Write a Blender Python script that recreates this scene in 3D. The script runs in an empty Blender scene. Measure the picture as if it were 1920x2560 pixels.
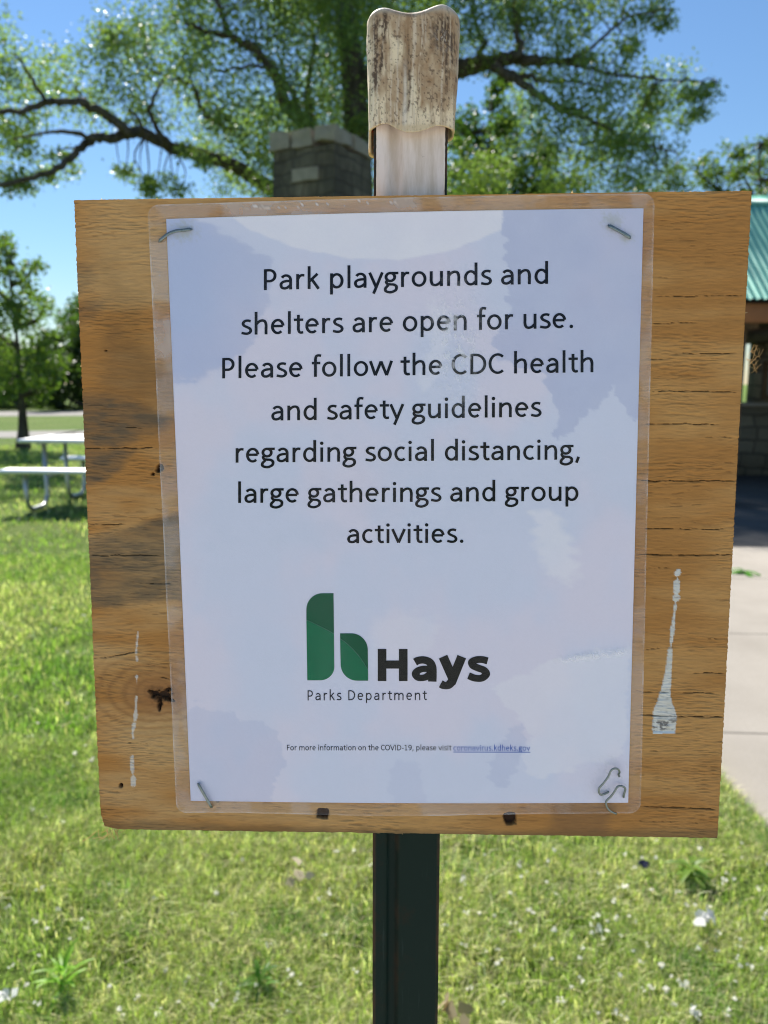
import bpy, math, random
import numpy as np
from mathutils import Vector, Matrix

# ------------------------------------------------------------------ camera, sky, sun, exposure
K = 1920.0 / 1659.0          # photo coordinates below are read on a 1659 px wide copy of the photo
FPX = 1924.0
PITCH = math.radians(9.45)
CAM = np.array([0.0, 0.0, 1.35])
scene = bpy.context.scene
cam_d = bpy.data.cameras.new("camera")
cam = bpy.data.objects.new("camera", cam_d)
scene.collection.objects.link(cam)
scene.camera = cam
cam.location = CAM
cam.rotation_euler = (math.pi / 2 - PITCH, 0, 0)
cam_d.sensor_fit = 'VERTICAL'
cam_d.sensor_height = 34.6
cam_d.lens = 34.6 * FPX / 2560.0
cam_d.clip_start = 0.02
cam_d.clip_end = 6000
cam_d.dof.use_dof = True
cam_d.dof.focus_distance = 0.366
cam_d.dof.aperture_fstop = 12.5

SUN_EL, SUN_AZ = math.radians(48), math.radians(-24)     # azimuth from +Y, towards +X positive
sd = Vector((math.sin(SUN_AZ) * math.cos(SUN_EL), math.cos(SUN_AZ) * math.cos(SUN_EL), math.sin(SUN_EL)))
world = bpy.data.worlds.new("World")
scene.world = world
world.use_nodes = True
wn = world.node_tree.nodes
sky = wn.new('ShaderNodeTexSky')
sky.sky_type = 'NISHITA'
sky.sun_disc = False
sky.sun_elevation = SUN_EL
sky.sun_rotation = SUN_AZ
sky.altitude = 3000
sky.air_density = 2.0
sky.dust_density = 0.0
sky.ozone_density = 8.5
bg = wn['Background']
bg.inputs['Strength'].default_value = 0.063
world.node_tree.links.new(sky.outputs[0], bg.inputs['Color'])
sun_d = bpy.data.lights.new("sun", 'SUN')
sun_d.energy = 4.8
sun_d.angle = math.radians(0.53)
sun_d.color = (1.0, 0.95, 0.88)
sun = bpy.data.objects.new("sun", sun_d)
scene.collection.objects.link(sun)
sun.rotation_euler = sd.to_track_quat('Z', 'Y').to_euler()
sun.location = (-6, 14, 20)
scene.view_settings.view_transform = 'Standard'
scene.view_settings.look = 'None'
scene.view_settings.exposure = 1.0
scene.view_settings.gamma = 1.0
scene.render.engine = 'CYCLES'
scene.cycles.filter_width = 1.05
scene.cycles.max_bounces = 8
scene.cycles.transparent_max_bounces = 12
scene.cycles.use_denoising = True
scene.cycles.caustics_reflective = False
scene.cycles.caustics_refractive = False

# ------------------------------------------------------------------ helpers
C = scene.collection
rng = np.random.default_rng(7)
random.seed(7)
CP, SP = math.cos(PITCH), math.sin(PITCH)
RIGHT = np.array([1.0, 0, 0]); UP = np.array([0, SP, CP]); FWD = np.array([0, CP, -SP])

def ray(x, y):
    dx = (np.asarray(x, float) * K - 960) / FPX
    dy = -(np.asarray(y, float) * K - 1280) / FPX
    return dx[..., None] * RIGHT + dy[..., None] * UP + FWD

def at(x, y, Y):
    """point seen at photo position (x, y) standing Y metres in front of the camera"""
    d = ray(x, y)
    return CAM + d * (np.asarray(Y, float)[..., None] / d[..., 1:2])

def ground(x, y, z=0.0):
    d = ray(x, y)
    return CAM + d * ((z - CAM[2]) / d[..., 2:3])

def cam2w(v):
    v = np.asarray(v, float)
    return v[0] * RIGHT + v[1] * UP + v[2] * FWD

BO = CAM + cam2w((0.01055, -0.00821, 0.36404))       # centre of the board's face
BR1 = cam2w((9.99400e-01, -5.7202e-04, -3.4617e-02)); BR1 /= np.linalg.norm(BR1)
BN = -cam2w((0.0344604, 0.1128636, 0.9930127)); BN /= np.linalg.norm(BN)      # towards the viewer
BR2 = np.cross(BN, BR1); BR2 /= np.linalg.norm(BR2)

def on_board(x, y, w=0.0):
    """point on the plane w metres in front of the board's face, seen at photo position (x, y)"""
    d = ray(x, y)
    t = ((BO + BN * w - CAM) @ BN) / (d @ BN)
    return CAM + d * t[..., None]

def to_photo(p):
    r = np.asarray(p, float) - CAM
    z = r @ FWD
    return ((r @ RIGHT) / z * FPX + 960) / K, (1280 - (r @ UP) / z * FPX) / K

def hash2(ix, iy, seed):
    h = (ix.astype(np.int64) * 374761393 + iy.astype(np.int64) * 668265263 + seed * 1442695041) & 0xffffffff
    h = ((h ^ (h >> 13)) * 1274126177) & 0xffffffff
    return ((h ^ (h >> 16)) & 0xffffff) / float(0xffffff)

def vnoise(x, y, seed=0):
    x = np.asarray(x, float); y = np.asarray(y, float)
    ix = np.floor(x); iy = np.floor(y); fx = x - ix; fy = y - iy
    fx = fx * fx * (3 - 2 * fx); fy = fy * fy * (3 - 2 * fy)
    a = hash2(ix, iy, seed); b = hash2(ix + 1, iy, seed); c = hash2(ix, iy + 1, seed); d = hash2(ix + 1, iy + 1, seed)
    return (a * (1 - fx) + b * fx) * (1 - fy) + (c * (1 - fx) + d * fx) * fy

def fbm(x, y, seed=0, octv=4):
    s = 0; a = 0.5; t = 0
    for o in range(octv):
        s = s + a * vnoise(x * 2 ** o, y * 2 ** o, seed + 17 * o); t += a; a *= 0.5
    return s / t

def sstep(a, b, x):
    t = np.clip((x - a) / (b - a), 0, 1)
    return t * t * (3 - 2 * t)

def mixc(c, d, m):
    return c * (1 - m[..., None]) + np.asarray(d, float) * m[..., None]

def mesh_from(name, verts, faces, cols=None, extra=None, smooth=False):
    """faces: (n,4)/(n,3) array, a list of such arrays, or a list of polygons"""
    me = bpy.data.meshes.new(name)
    verts = np.asarray(verts, np.float32)
    if isinstance(faces, np.ndarray):
        faces = [faces]
    if faces and isinstance(faces[0], np.ndarray):
        tot = np.concatenate([np.full(len(f), f.shape[1], np.int32) for f in faces])
        idx = np.concatenate([f.astype(np.int32).ravel() for f in faces])
    else:
        tot = np.array([len(f) for f in faces], np.int32)
        idx = np.array([i for f in faces for i in f], np.int32)
    start = np.concatenate([[0], np.cumsum(tot)[:-1]]).astype(np.int32)
    me.vertices.add(len(verts)); me.vertices.foreach_set('co', verts.ravel())
    me.loops.add(len(idx)); me.loops.foreach_set('vertex_index', idx)
    me.polygons.add(len(tot)); me.polygons.foreach_set('loop_start', start); me.polygons.foreach_set('loop_total', tot)
    if smooth:
        me.polygons.foreach_set('use_smooth', np.ones(len(tot), bool))
    me.update(calc_edges=True)
    if cols is not None:
        a = me.color_attributes.new('tint', 'FLOAT_COLOR', 'POINT')
        cc = np.ones((len(verts), 4), np.float32); cc[:, :3] = cols
        a.data.foreach_set('color', cc.ravel())
    for k, v in (extra or {}).items():
        a = me.attributes.new(k, 'FLOAT', 'POINT')
        a.data.foreach_set('value', np.asarray(v, np.float32))
    me.validate()
    return me

def wloc(o):
    p = np.zeros(3)
    while o is not None:
        p = p + np.array(o.location); o = o.parent
    return p

def obj(name, verts, faces, mat, parent=None, loc=None, cols=None, extra=None, smooth=False):
    """ONE mesh object. verts are world coordinates; stored relative to loc (or to the parent's place)"""
    verts = np.asarray(verts, float)
    base = wloc(parent) if parent is not None else (np.asarray(loc, float) if loc is not None else np.zeros(3))
    me = mesh_from(name, verts - base, faces, cols, extra, smooth)
    o = bpy.data.objects.new(name, me)
    C.objects.link(o)
    if mat is not None:
        me.materials.append(mat)
    if parent is not None:
        o.parent = parent
    else:
        o.location = base
    return o

def thing(name, label, cat, loc=(0, 0, 0), group=None):
    o = bpy.data.objects.new(name, None)
    C.objects.link(o); o.location = loc; o.empty_display_size = 0.1
    return tag(o, label, cat, group)

def tag(o, label, cat, group=None):
    o['label'] = label; o['category'] = cat
    if group: o['group'] = group
    return o

def kind(o, k='structure', label=None, cat=None):
    o['kind'] = k
    if label: o['label'] = label
    if cat: o['category'] = cat
    return o

class MB:
    """collects shapes for one mesh"""
    def __init__(s): s.v = []; s.f = []; s.n = 0
    def add(s, v, f):
        v = np.asarray(v, float); s.v.append(v); s.f += [tuple(i + s.n for i in q) for q in f]; s.n += len(v); return s
    def box(s, c, size, rz=0.0, axes=None, bev=0.0):
        hx, hy, hz = np.asarray(size, float) / 2
        if axes is None:
            axes = np.array([[math.cos(rz), math.sin(rz), 0], [-math.sin(rz), math.cos(rz), 0], [0, 0, 1]])
        b = min(bev, hx * .9, hy * .9, hz * .9)
        if b <= 0:
            p = np.array([[x, y, z] for z in (-hz, hz) for y in (-hy, hy) for x in (-hx, hx)])
            f = [(0, 2, 3, 1), (4, 5, 7, 6), (0, 1, 5, 4), (2, 6, 7, 3), (0, 4, 6, 2), (1, 3, 7, 5)]
        else:
            bm_v = []; f = []
            for sx in (-1, 1):
                for sy in (-1, 1):
                    for sz in (-1, 1):
                        bm_v += [(sx * hx, sy * (hy - b), sz * (hz - b)), (sx * (hx - b), sy * hy, sz * (hz - b)), (sx * (hx - b), sy * (hy - b), sz * hz)]
            p = np.array(bm_v)
            def i(sx, sy, sz, k): return ((sx > 0) * 4 + (sy > 0) * 2 + (sz > 0)) * 3 + k
            for q in (-1, 1):
                f.append([i(q, -1, -1, 0), i(q, 1, -1, 0), i(q, 1, 1, 0), i(q, -1, 1, 0)])
                f.append([i(-1, q, -1, 1), i(1, q, -1, 1), i(1, q, 1, 1), i(-1, q, 1, 1)])
                f.append([i(-1, -1, q, 2), i(1, -1, q, 2), i(1, 1, q, 2), i(-1, 1, q, 2)])
            for a in (-1, 1):
                for c2 in (-1, 1):
                    f.append([i(a, c2, -1, 0), i(a, c2, 1, 0), i(a, c2, 1, 1), i(a, c2, -1, 1)])
                    f.append([i(a, -1, c2, 0), i(a, 1, c2, 0), i(a, 1, c2, 2), i(a, -1, c2, 2)])
                    f.append([i(-1, a, c2, 1), i(1, a, c2, 1), i(1, a, c2, 2), i(-1, a, c2, 2)])
                    for d in (-1, 1):
                        f.append([i(a, c2, d, 0), i(a, c2, d, 1), i(a, c2, d, 2)])
            ff = []
            for q in f:                                      # orient outwards (convex)
                a0, a1, a2 = p[q[0]], p[q[1]], p[q[2]]
                nrm = np.cross(a1 - a0, a2 - a0)
                ff.append(q if nrm @ p[q].mean(0) > 0 else q[::-1])
            f = ff
        return s.add(np.asarray(c, float) + p @ axes, f)
    def tube(s, pts, r, n=8, cap=True, flat=None):
        pts = np.asarray(pts, float); m = len(pts)
        r = np.full(m, r) if np.isscalar(r) else np.asarray(r, float)
        t = np.gradient(pts, axis=0); t /= np.linalg.norm(t, axis=1)[:, None] + 1e-12
        ref = np.array([0, 0, 1.0]) if abs(t[0][2]) < .9 else np.array([1.0, 0, 0])
        if flat is not None: ref = np.asarray(flat, float)
        u = np.cross(t[0], ref); u /= np.linalg.norm(u)
        V = []
        for k in range(m):
            u = u - t[k] * (u @ t[k]); u /= np.linalg.norm(u); w = np.cross(t[k], u)
            a = np.arange(n) * 2 * math.pi / n
            V.append(pts[k] + r[k] * (np.cos(a)[:, None] * u + np.sin(a)[:, None] * w))
        f = [(k * n + j, k * n + (j + 1) % n, (k + 1) * n + (j + 1) % n, (k + 1) * n + j) for k in range(m - 1) for j in range(n)]
        if cap:
            f.append(tuple(range(n))[::-1]); f.append(tuple((m - 1) * n + j for j in range(n)))
        return s.add(np.concatenate(V), f)
    def build(s, name, mat, parent=None, loc=None, smooth=False, cols=None):
        return obj(name, np.concatenate(s.v), s.f, mat, parent, loc, cols=cols, smooth=smooth)

def smooth_path(pts, n=6):
    p = np.asarray(pts, float)
    P = np.vstack([2 * p[0] - p[1], p, 2 * p[-1] - p[-2]])
    out = []
    for i in range(1, len(P) - 2):
        for t in np.arange(n) / n:
            a, b, c, d = P[i - 1], P[i], P[i + 1], P[i + 2]
            out.append(.5 * ((2 * b) + (c - a) * t + (2 * a - 5 * b + 4 * c - d) * t * t + (3 * b - a - 3 * c + d) * t ** 3))
    out.append(p[-1])
    return np.array(out)

# ------------------------------------------------------------------ materials
class NT:
    def __init__(s, name):
        s.m = bpy.data.materials.new(name); s.m.use_nodes = True
        s.t = s.m.node_tree; s.t.nodes.clear()
        s.out = s.n('OutputMaterial')
    def n(s, typ, **kw):
        o = s.t.nodes.new('ShaderNode' + typ)
        for k, v in kw.items(): setattr(o, k, v)
        return o
    def l(s, a, b): s.t.links.new(a, b)
    def val(s, sock, v):
        if hasattr(v, 'is_output'): s.l(v, sock)
        elif isinstance(v, (tuple, list)) and len(v) == 3 and sock.type == 'RGBA': sock.default_value = (*v, 1)
        else: sock.default_value = v
    def coord(s, which='Object', scale=None, rot=None):
        o = s.n('TexCoord').outputs[which]
        if scale is not None or rot is not None:
            mp = s.n('Mapping'); s.l(o, mp.inputs[0])
            if scale is not None: mp.inputs['Scale'].default_value = scale
            if rot is not None: mp.inputs['Rotation'].default_value = rot
            o = mp.outputs[0]
        return o
    def noise(s, vec, scale=5, detail=4, rough=.55, dist=0.0):
        o = s.n('TexNoise'); s.l(vec, o.inputs['Vector'])
        o.inputs['Scale'].default_value = scale; o.inputs['Detail'].default_value = detail
        o.inputs['Roughness'].default_value = rough; o.inputs['Distortion'].default_value = dist
        return o.outputs['Fac']
    def ramp(s, fac, stops):
        o = s.n('ValToRGB'); s.l(fac, o.inputs[0]); e = o.color_ramp.elements
        while len(e) < len(stops): e.new(.5)
        for k, (p, c) in enumerate(stops):
            e[k].position = p; e[k].color = (*c, 1) if not np.isscalar(c) else (c, c, c, 1)
        return o.outputs[0]
    def mix(s, fac, a, b, mode='MIX'):
        o = s.n('Mix', data_type='RGBA', blend_type=mode)
        s.val(o.inputs[0], fac); s.val(o.inputs[6], a); s.val(o.inputs[7], b)
        return o.outputs[2]
    def math(s, op, a, b=0.0, clamp=False):
        o = s.n('Math', operation=op, use_clamp=clamp)
        s.val(o.inputs[0], a); s.val(o.inputs[1], b); return o.outputs[0]
    def attr(s, name, color=True):
        o = s.n('Attribute', attribute_name=name); return o.outputs['Color' if color else 'Fac']
    def bump(s, h, strength=.3, dist=.01):
        o = s.n('Bump'); s.l(h, o.inputs['Height']); o.inputs['Strength'].default_value = strength
        o.inputs['Distance'].default_value = dist; return o.outputs[0]
    def principled(s, color, rough=.6, metal=0.0, spec=.5, bump=None, **kw):
        o = s.n('BsdfPrincipled'); s.val(o.inputs['Base Color'], color); s.val(o.inputs['Roughness'], rough)
        s.val(o.inputs['Metallic'], metal); s.val(o.inputs['Specular IOR Level'], spec)
        for k, v in kw.items(): s.val(o.inputs[k], v)
        if bump is not None: s.l(bump, o.inputs['Normal'])
        s.l(o.outputs[0], s.out.inputs[0]); return o

def leafy(name, trans=.5, tcol=(1.3, 1.5, .6), rough=.5, spec=.3):
    """thin leaf or blade: tint attribute, light passing through"""
    s = NT(name)
    c = s.attr('tint')
    d = s.n('BsdfPrincipled'); s.l(c, d.inputs['Base Color']); d.inputs['Roughness'].default_value = rough
    d.inputs['Specular IOR Level'].default_value = spec
    t = s.n('BsdfTranslucent'); s.l(s.mix(1.0, c, tcol, 'MULTIPLY'), t.inputs[0])
    m = s.n('MixShader'); m.inputs[0].default_value = trans
    s.l(d.outputs[0], m.inputs[1]); s.l(t.outputs[0], m.inputs[2]); s.l(m.outputs[0], s.out.inputs[0])
    return s.m

def plain(name, col, rough=.6, metal=0.0, spec=.5, var=.25, scale=12, bump=.15, bdist=.004, stretch=None):
    s = NT(name); v = s.coord('Object', stretch)
    n = s.noise(v, scale, 5)
    c = s.mix(n, tuple(x * (1 - var) for x in col), tuple(min(1, x * (1 + var)) for x in col))
    s.principled(c, rough, metal, spec, s.bump(n, bump, bdist)); return s.m

M_foliage = leafy('foliage', .58, (1.15, 1.4, .55), .38, .6)
M_grass = leafy('grass_blade', .5, (1.15, 1.4, .6), .45, .35)
M_fluff = leafy('fluff', .55, (1, 1, 1), .9, .1)

s = NT('bark'); v = s.coord('Object', (1, 1, .25)); n = s.noise(v, 9, 6, .65)
s.principled(s.ramp(n, [(.3, (.035, .028, .022)), (.7, (.13, .11, .09))]), .9, spec=.2, bump=s.bump(n, .8, .05)); M_bark = s.m

s = NT('lawn_soil'); v = s.coord('Object')
n1 = s.noise(v, .5, 5, .6); n2 = s.noise(v, 6, 5, .7); n3 = s.noise(v, 60, 3, .7)
g = s.mix(n2, (.09, .17, .02), (.24, .38, .055))
g = s.mix(s.ramp(n1, [(.46, 0.0), (.66, .35)]), g, (.34, .36, .12))
g = s.mix(s.ramp(n3, [(.38, .8), (.62, 0.0)]), g, (.035, .05, .012))
s.principled(g, .9, spec=.15, bump=s.bump(n3, .9, .05)); M_lawn = s.m

s = NT('far_road'); v = s.coord('Object'); n = s.noise(v, 3, 6, .7)
s.principled(s.ramp(n, [(.3, (.2, .19, .17)), (.7, (.29, .275, .25))]), .9, spec=.2); M_road = s.m

# ------------------------------------------------------------------ ground, road, path, pavement
def sheet(name, pts, mat, z):
    pts = np.asarray(pts, float)
    v = np.column_stack([pts[:, 0], pts[:, 1], np.full(len(pts), z)])
    return kind(obj(name, v, [tuple(range(len(v)))], mat))

S = 1500.0
kind(obj('ground', [(-S, -S, 0), (S, -S, 0), (S, S, 0), (-S, S, 0)], [(0, 1, 2, 3)], M_lawn))
def band(name, near, far, mat, z):
    pts = [(p[0], p[1]) for p in smooth_path(near, 5)] + [(p[0], p[1]) for p in smooth_path(far[::-1], 5)]
    o = []
    n = len(pts) // 2
    a = np.array(pts[:n]); b = np.array(pts[n:])[::-1]
    v = np.zeros((2 * n, 3)); v[:n, :2] = a; v[n:, :2] = b; v[:, 2] = z
    return kind(obj(name, v, [(i, i + 1, n + i + 1, n + i) for i in range(n - 1)], mat))
band('path', [(-40, 16.0), (-22, 18.2), (-10, 19.4), (-8.5, 20.3), (-4, 24), (4, 30), (14, 34), (30, 36)],
     [(-40, 18.6), (-22, 20.9), (-10, 22.4), (-8.5, 24.0), (-4.6, 27.6), (3.4, 33), (14, 37), (30, 39)], M_road, .008)
band('road', [(-90, 33), (-40, 33), (-14, 33), (20, 42), (60, 50), (120, 52)],
     [(-90, 39), (-40, 39), (-14, 39.5), (20, 48), (60, 56), (120, 58)], M_road, .006)

# concrete pavement in front of the shelter: poured slabs with tooled joints
s = NT('concrete'); v = s.coord('Object')
sx = s.n('SeparateXYZ'); s.l(v, sx.inputs[0])
yy = s.math('ADD', s.math('MULTIPLY', sx.outputs[0], .06), sx.outputs[1])
def joint(c, period, off):
    fr = s.math('FRACT', s.math('DIVIDE', s.math('SUBTRACT', c, off), period))
    return s.math('LESS_THAN', s.math('ABSOLUTE', s.math('SUBTRACT', fr, .5)), .0055)
j = s.math('MAXIMUM', joint(yy, 1.23, 2.87 - .615), joint(sx.outputs[0], 4.0, 2.9))
n = s.noise(v, 2.2, 6, .65); n2 = s.noise(v, 90, 3, .7)
c = s.ramp(n, [(.3, (.265, .24, .205)), (.7, (.335, .305, .265))])
c = s.mix(s.ramp(n2, [(.35, .35), (.6, 0.0)]), c, (.23, .21, .18))
c = s.mix(s.math('MULTIPLY', j, .75), c, (.06, .055, .045))
hb = s.math('SUBTRACT', n2, s.math('MULTIPLY', j, 3.0))
s.principled(c, .88, spec=.25, bump=s.bump(hb, .25, .006)); M_conc = s.m
pA = ground(np.array(1548.), np.array(1682.))[:2]; pB = ground(np.array(1659.), np.array(1806.))[:2]
dirn = (pB - pA) / np.linalg.norm(pB - pA)
pav = [pA - dirn * .25, pA, pB, pB + dirn * 1.6, (14, .3), (14, 12.6), (1.15, 12.6), (1.15, 4.5)]
v2 = np.array([(p[0], p[1], z) for z in (-.05, .022) for p in pav]); m = len(pav)
kind(obj('pavement', v2, [tuple(range(m, 2 * m))] + [(i, (i + 1) % m, m + (i + 1) % m, m + i) for i in range(m)], M_conc))
s = NT('unseen_bounce_sand'); v = s.coord('Object'); n = s.noise(v, 1.2, 6, .65); n2 = s.noise(v, 50, 4, .7)
c = s.mix(n, (.50, .46, .40), (.60, .555, .49)); c = s.mix(s.ramp(n2, [(.35, .35), (.6, 0.0)]), c, (.40, .36, .30))
s.principled(c, .95, spec=.15, bump=s.bump(n2, .6, .02))
sheet('unseen_bounce_ground', [(-12, -.55), (-5, -.35), (0, -.3), (1.5, -.2), (9, -.8), (14, -4), (13, -15), (0, -18), (-14, -14)], s.m, .012)  # pale ground added behind the camera to bounce sunlight onto the sign
def on_pavement(x, y):
    x = np.asarray(x); y = np.asarray(y); ins = np.zeros(x.shape, bool); q = np.array(pav)
    for i in range(m):
        x0, y0 = q[i]; x1, y1 = q[(i + 1) % m]
        cnd = ((y0 > y) != (y1 > y)) & (x < (x1 - x0) * (y - y0) / (y1 - y0 + 1e-12) + x0)
        ins ^= cnd
    return ins

# ------------------------------------------------------------------ picnic shelter
def stone_mat(name, c1, c2, mort, bw, bh, rz=0.0, dark=.0):
    s = NT(name); v = s.coord('Object')
    nn = s.n('TexNoise'); s.l(v, nn.inputs[0]); nn.inputs['Scale'].default_value = 3.0
    mp = s.n('Mapping'); s.l(v, mp.inputs[0]); mp.inputs['Rotation'].default_value = (0, 0, -rz)
    sp = s.n('SeparateXYZ'); s.l(mp.outputs[0], sp.inputs[0])
    cb = s.n('CombineXYZ')
    s.l(s.math('ADD', s.math('ADD', sp.outputs[0], sp.outputs[1]), s.math('MULTIPLY', nn.outputs['Fac'], .20)), cb.inputs[0])
    s.l(s.math('ADD', sp.outputs[2], s.math('MULTIPLY', nn.outputs['Fac'], .13)), cb.inputs[1])
    b = s.n('TexBrick'); s.l(cb.outputs[0], b.inputs['Vector'])
    b.inputs['Color1'].default_value = (*c1, 1); b.inputs['Color2'].default_value = (*c2, 1); b.inputs['Mortar'].default_value = (*mort, 1)
    b.inputs['Scale'].default_value = 1.0; b.inputs['Mortar Size'].default_value = .014; b.inputs['Mortar Smooth'].default_value = .4
    b.inputs['Brick Width'].default_value = bw; b.inputs['Row Height'].default_value = bh; b.inputs['Bias'].default_value = -.1
    b.offset_frequency = 2; b.squash = .7; b.squash_frequency = 3
    n = s.noise(v, 14, 6, .7); n2 = s.noise(s.coord('Object', (1, 1, .35)), 2.5, 4, .6)
    c = s.mix(s.ramp(n, [(.3, .6), (.65, 0.0)]), b.outputs['Color'], tuple(x * .55 for x in c1))
    c = s.mix(s.ramp(n2, [(.38, 0.0), (.60, dark)]), c, (.045, .043, .035))
    h = s.math('ADD', s.math('MULTIPLY', b.outputs['Fac'], -1.2), n)
    s.principled(c, .92, spec=.2, bump=s.bump(h, .8, .03)); return s.m

M_wallstone = stone_mat('shelter_stone', (.27, .235, .165), (.18, .15, .105), (.08, .068, .055), .42, .2)
s = NT('green_roof_metal'); v = s.coord('Object'); n = s.noise(v, 1.4, 5, .6)
vo = s.n('TexVoronoi'); s.l(v, vo.inputs[0]); vo.inputs['Scale'].default_value = 3.1
spot = s.math('LESS_THAN', s.math('ADD', vo.outputs['Distance'], s.math('MULTIPLY', s.noise(v, 25, 3), .12)), .095)
c = s.mix(n, (.10, .33, .255), (.145, .41, .32)); c = s.mix(spot, c, (.75, .74, .68))
s.principled(c, .42, 0.0, .5, None); M_roof = s.m
M_rust = plain('stained_fascia', (.26, .10, .03), .6, var=.3, scale=6)
M_timber = plain('old_timber', (.12, .075, .04), .8, var=.5, scale=8, stretch=(1, .2, .2))
M_darkwood = plain('roof_deck', (.05, .033, .021), .85, var=.5, scale=5)

X0, X1, YE, YR, YB, ZE, ZR = 3.45, 12.5, 8.05, 9.35, 12.3, 2.16, 3.455
shel = thing('picnic_shelter', 'open picnic shelter with corrugated green metal roof and low stone wall', 'shelter', (X0, YE, 0))
xs = np.arange(X0, X1, .0127)
prof = .010 * np.sin((xs - X0) / .076 * 2 * math.pi)
def roof_slope(name, ya, za, yb, zb):
    L = math.hypot(yb - ya, zb - za); ny, nz = -(zb - za) / L, (yb - ya) / L
    if nz < 0: ny, nz = -ny, -nz
    V = []
    for t in (0, .5, 1):
        y = ya + (yb - ya) * t; z = za + (zb - za) * t
        V.append(np.column_stack([xs, y + ny * prof, z + nz * prof]))
    for t in (0, .5, 1):
        y = ya + (yb - ya) * t; z = za + (zb - za) * t
        V.append(np.column_stack([xs, y + ny * (prof - .002), z + nz * (prof - .002)]))
    n_ = len(xs); q = np.arange(n_ - 1)
    f = []
    for r in (0, 1, 3, 4):
        f.append(np.column_stack([q + r * n_, q + 1 + r * n_, q + 1 + (r + 1) * n_, q + (r + 1) * n_]))
    f.append(np.column_stack([q, q + 1, q + 1 + 3 * n_, q + 3 * n_]))
    return obj(name, np.concatenate(V), f, M_roof, shel, smooth=True)
roof = roof_slope('roof', YE - .1, ZE + .03, YR, ZR)
roof_slope('roof', YB + .1, ZE + .03, YR, ZR)
mb = MB()
for sgn, yb_, zb_ in ((-1, YE, ZE), (1, YB, ZE)):
    L = math.hypot(yb_ - YR, zb_ - ZR); dy, dz = (yb_ - YR) / L * .16, (zb_ - ZR) / L * .16
    p0 = np.array([YR, ZR + .035]); p1 = p0 + (dy, dz)
    V = [(X0 - .02, *p0), (X1 + .02, *p0), (X1 + .02, *p1), (X0 - .02, *p1)]
    V += [(a, b, c_ - .018) for a, b, c_ in V]
    mb.add(V, [(0, 1, 2, 3), (7, 6, 5, 4), (0, 3, 7, 4), (1, 5, 6, 2), (3, 2, 6, 7), (0, 4, 5, 1)])
mb.build('ridge_cap', M_roof, roof)
for y in (YE, YB):
    MB().box(((X0 + X1) / 2, y + (.02 if y == YE else -.02), ZE - .1), (X1 - X0 - .04, .04, .19), bev=.004).build('fascia', M_rust, shel)
mb = MB()                                            # boarded underside of the roof
for ya, yb_ in ((YE + .06, YR), (YB - .06, YR)):
    za = ZE - .03; zb_ = ZR - .08
    V = [(X0 + .03, ya, za), (X1 - .03, ya, za), (X1 - .03, yb_, zb_), (X0 + .03, yb_, zb_)]
    V += [(a, b, c_ - .025) for a, b, c_ in V]
    mb.add(V, [(0, 1, 2, 3), (7, 6, 5, 4), (0, 3, 7, 4), (1, 5, 6, 2), (3, 2, 6, 7), (0, 4, 5, 1)])
mb.build('roof_deck', M_darkwood, shel)
for x in np.arange(X0 + .4, X1, 1.3):
    mb = MB()
    for ya, yb_ in ((YE + .1, YR), (YB - .1, YR)):
        za, zb_ = ZE - .14, ZR - .19
        L = math.hypot(yb_ - ya, zb_ - za); ax = np.array([[1, 0, 0], [0, (yb_ - ya) / L, (zb_ - za) / L], [0, -(zb_ - za) / L, (yb_ - ya) / L]])
        mb.box((x, (ya + yb_) / 2, (za + zb_) / 2), (.09, L, .16), axes=ax)
    mb.box((x, (YE + YB) / 2, ZE - .17), (.085, YB - YE - .3, .14))
    mb.build('rafter', M_timber, shel)
for x in (X0 + .3, 6.4, 9.3, X1 - .35):
    MB().box((x, YE + .35, (ZE - .24) / 2), (.17, .17, ZE - .24), bev=.012).build('post', M_timber, shel)
YW = 11.25
MB().box(((X0 + X1) / 2, (6.22 + YB) / 2, .0145), (X1 - X0 + 1.2, YB - 6.22, .025)).build('floor_shade_slab', plain('shelter_floor_shade', (.075, .072, .07), .8, var=.4, scale=2.5), shel)  # dark floor with the roof's shade put into its colour, out to the shadow edge
mb = MB()
def wall(x0, x1, z0, z1, y=YW, th=.35): mb.box(((x0 + x1) / 2, y + th / 2, (z0 + z1) / 2), (x1 - x0, th, z1 - z0))
wall(X0 + .1, X1 - .1, 0, 1.03)                      # back wall: low wall, piers and upper wall round the openings
mb.build('wall', M_wallstone, shel)
for x0, x1 in ((X0 + .1, 4.5), (5.40, 7.2), (9.4, X1 - .1)):
    mb = MB(); wall(x0, x1, 1.03, 2.02, YW + .003, .344); mb.build('wall', M_wallstone, shel)
MB().box(((X0 + X1) / 2, YW + .18, 2.09), (X1 - X0 - .2, .3, .14)).build('lintel', M_timber, shel)
MB().box(((X0 + X1) / 2, YW + .17, 1.055), (X1 - X0 - .16, .42, .05), bev=.01).build('wall_cap', M_conc, shel)
mb = MB()
for x in (5.48, 6.2, 6.9):
    mb.box((x, YW - .012, 1.4), (.07, .03, .5))
for z in (1.16, 1.64):
    mb.box((6.19, YW - .01, z), (1.49, .026, .06))
mb.build('notice_frame', M_timber, shel)
MB().box((6.19, YW - .003, 1.4), (1.4, .012, .44)).build('grey_panel', plain('grey_panel', (.3, .3, .29), .6), shel)

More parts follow.
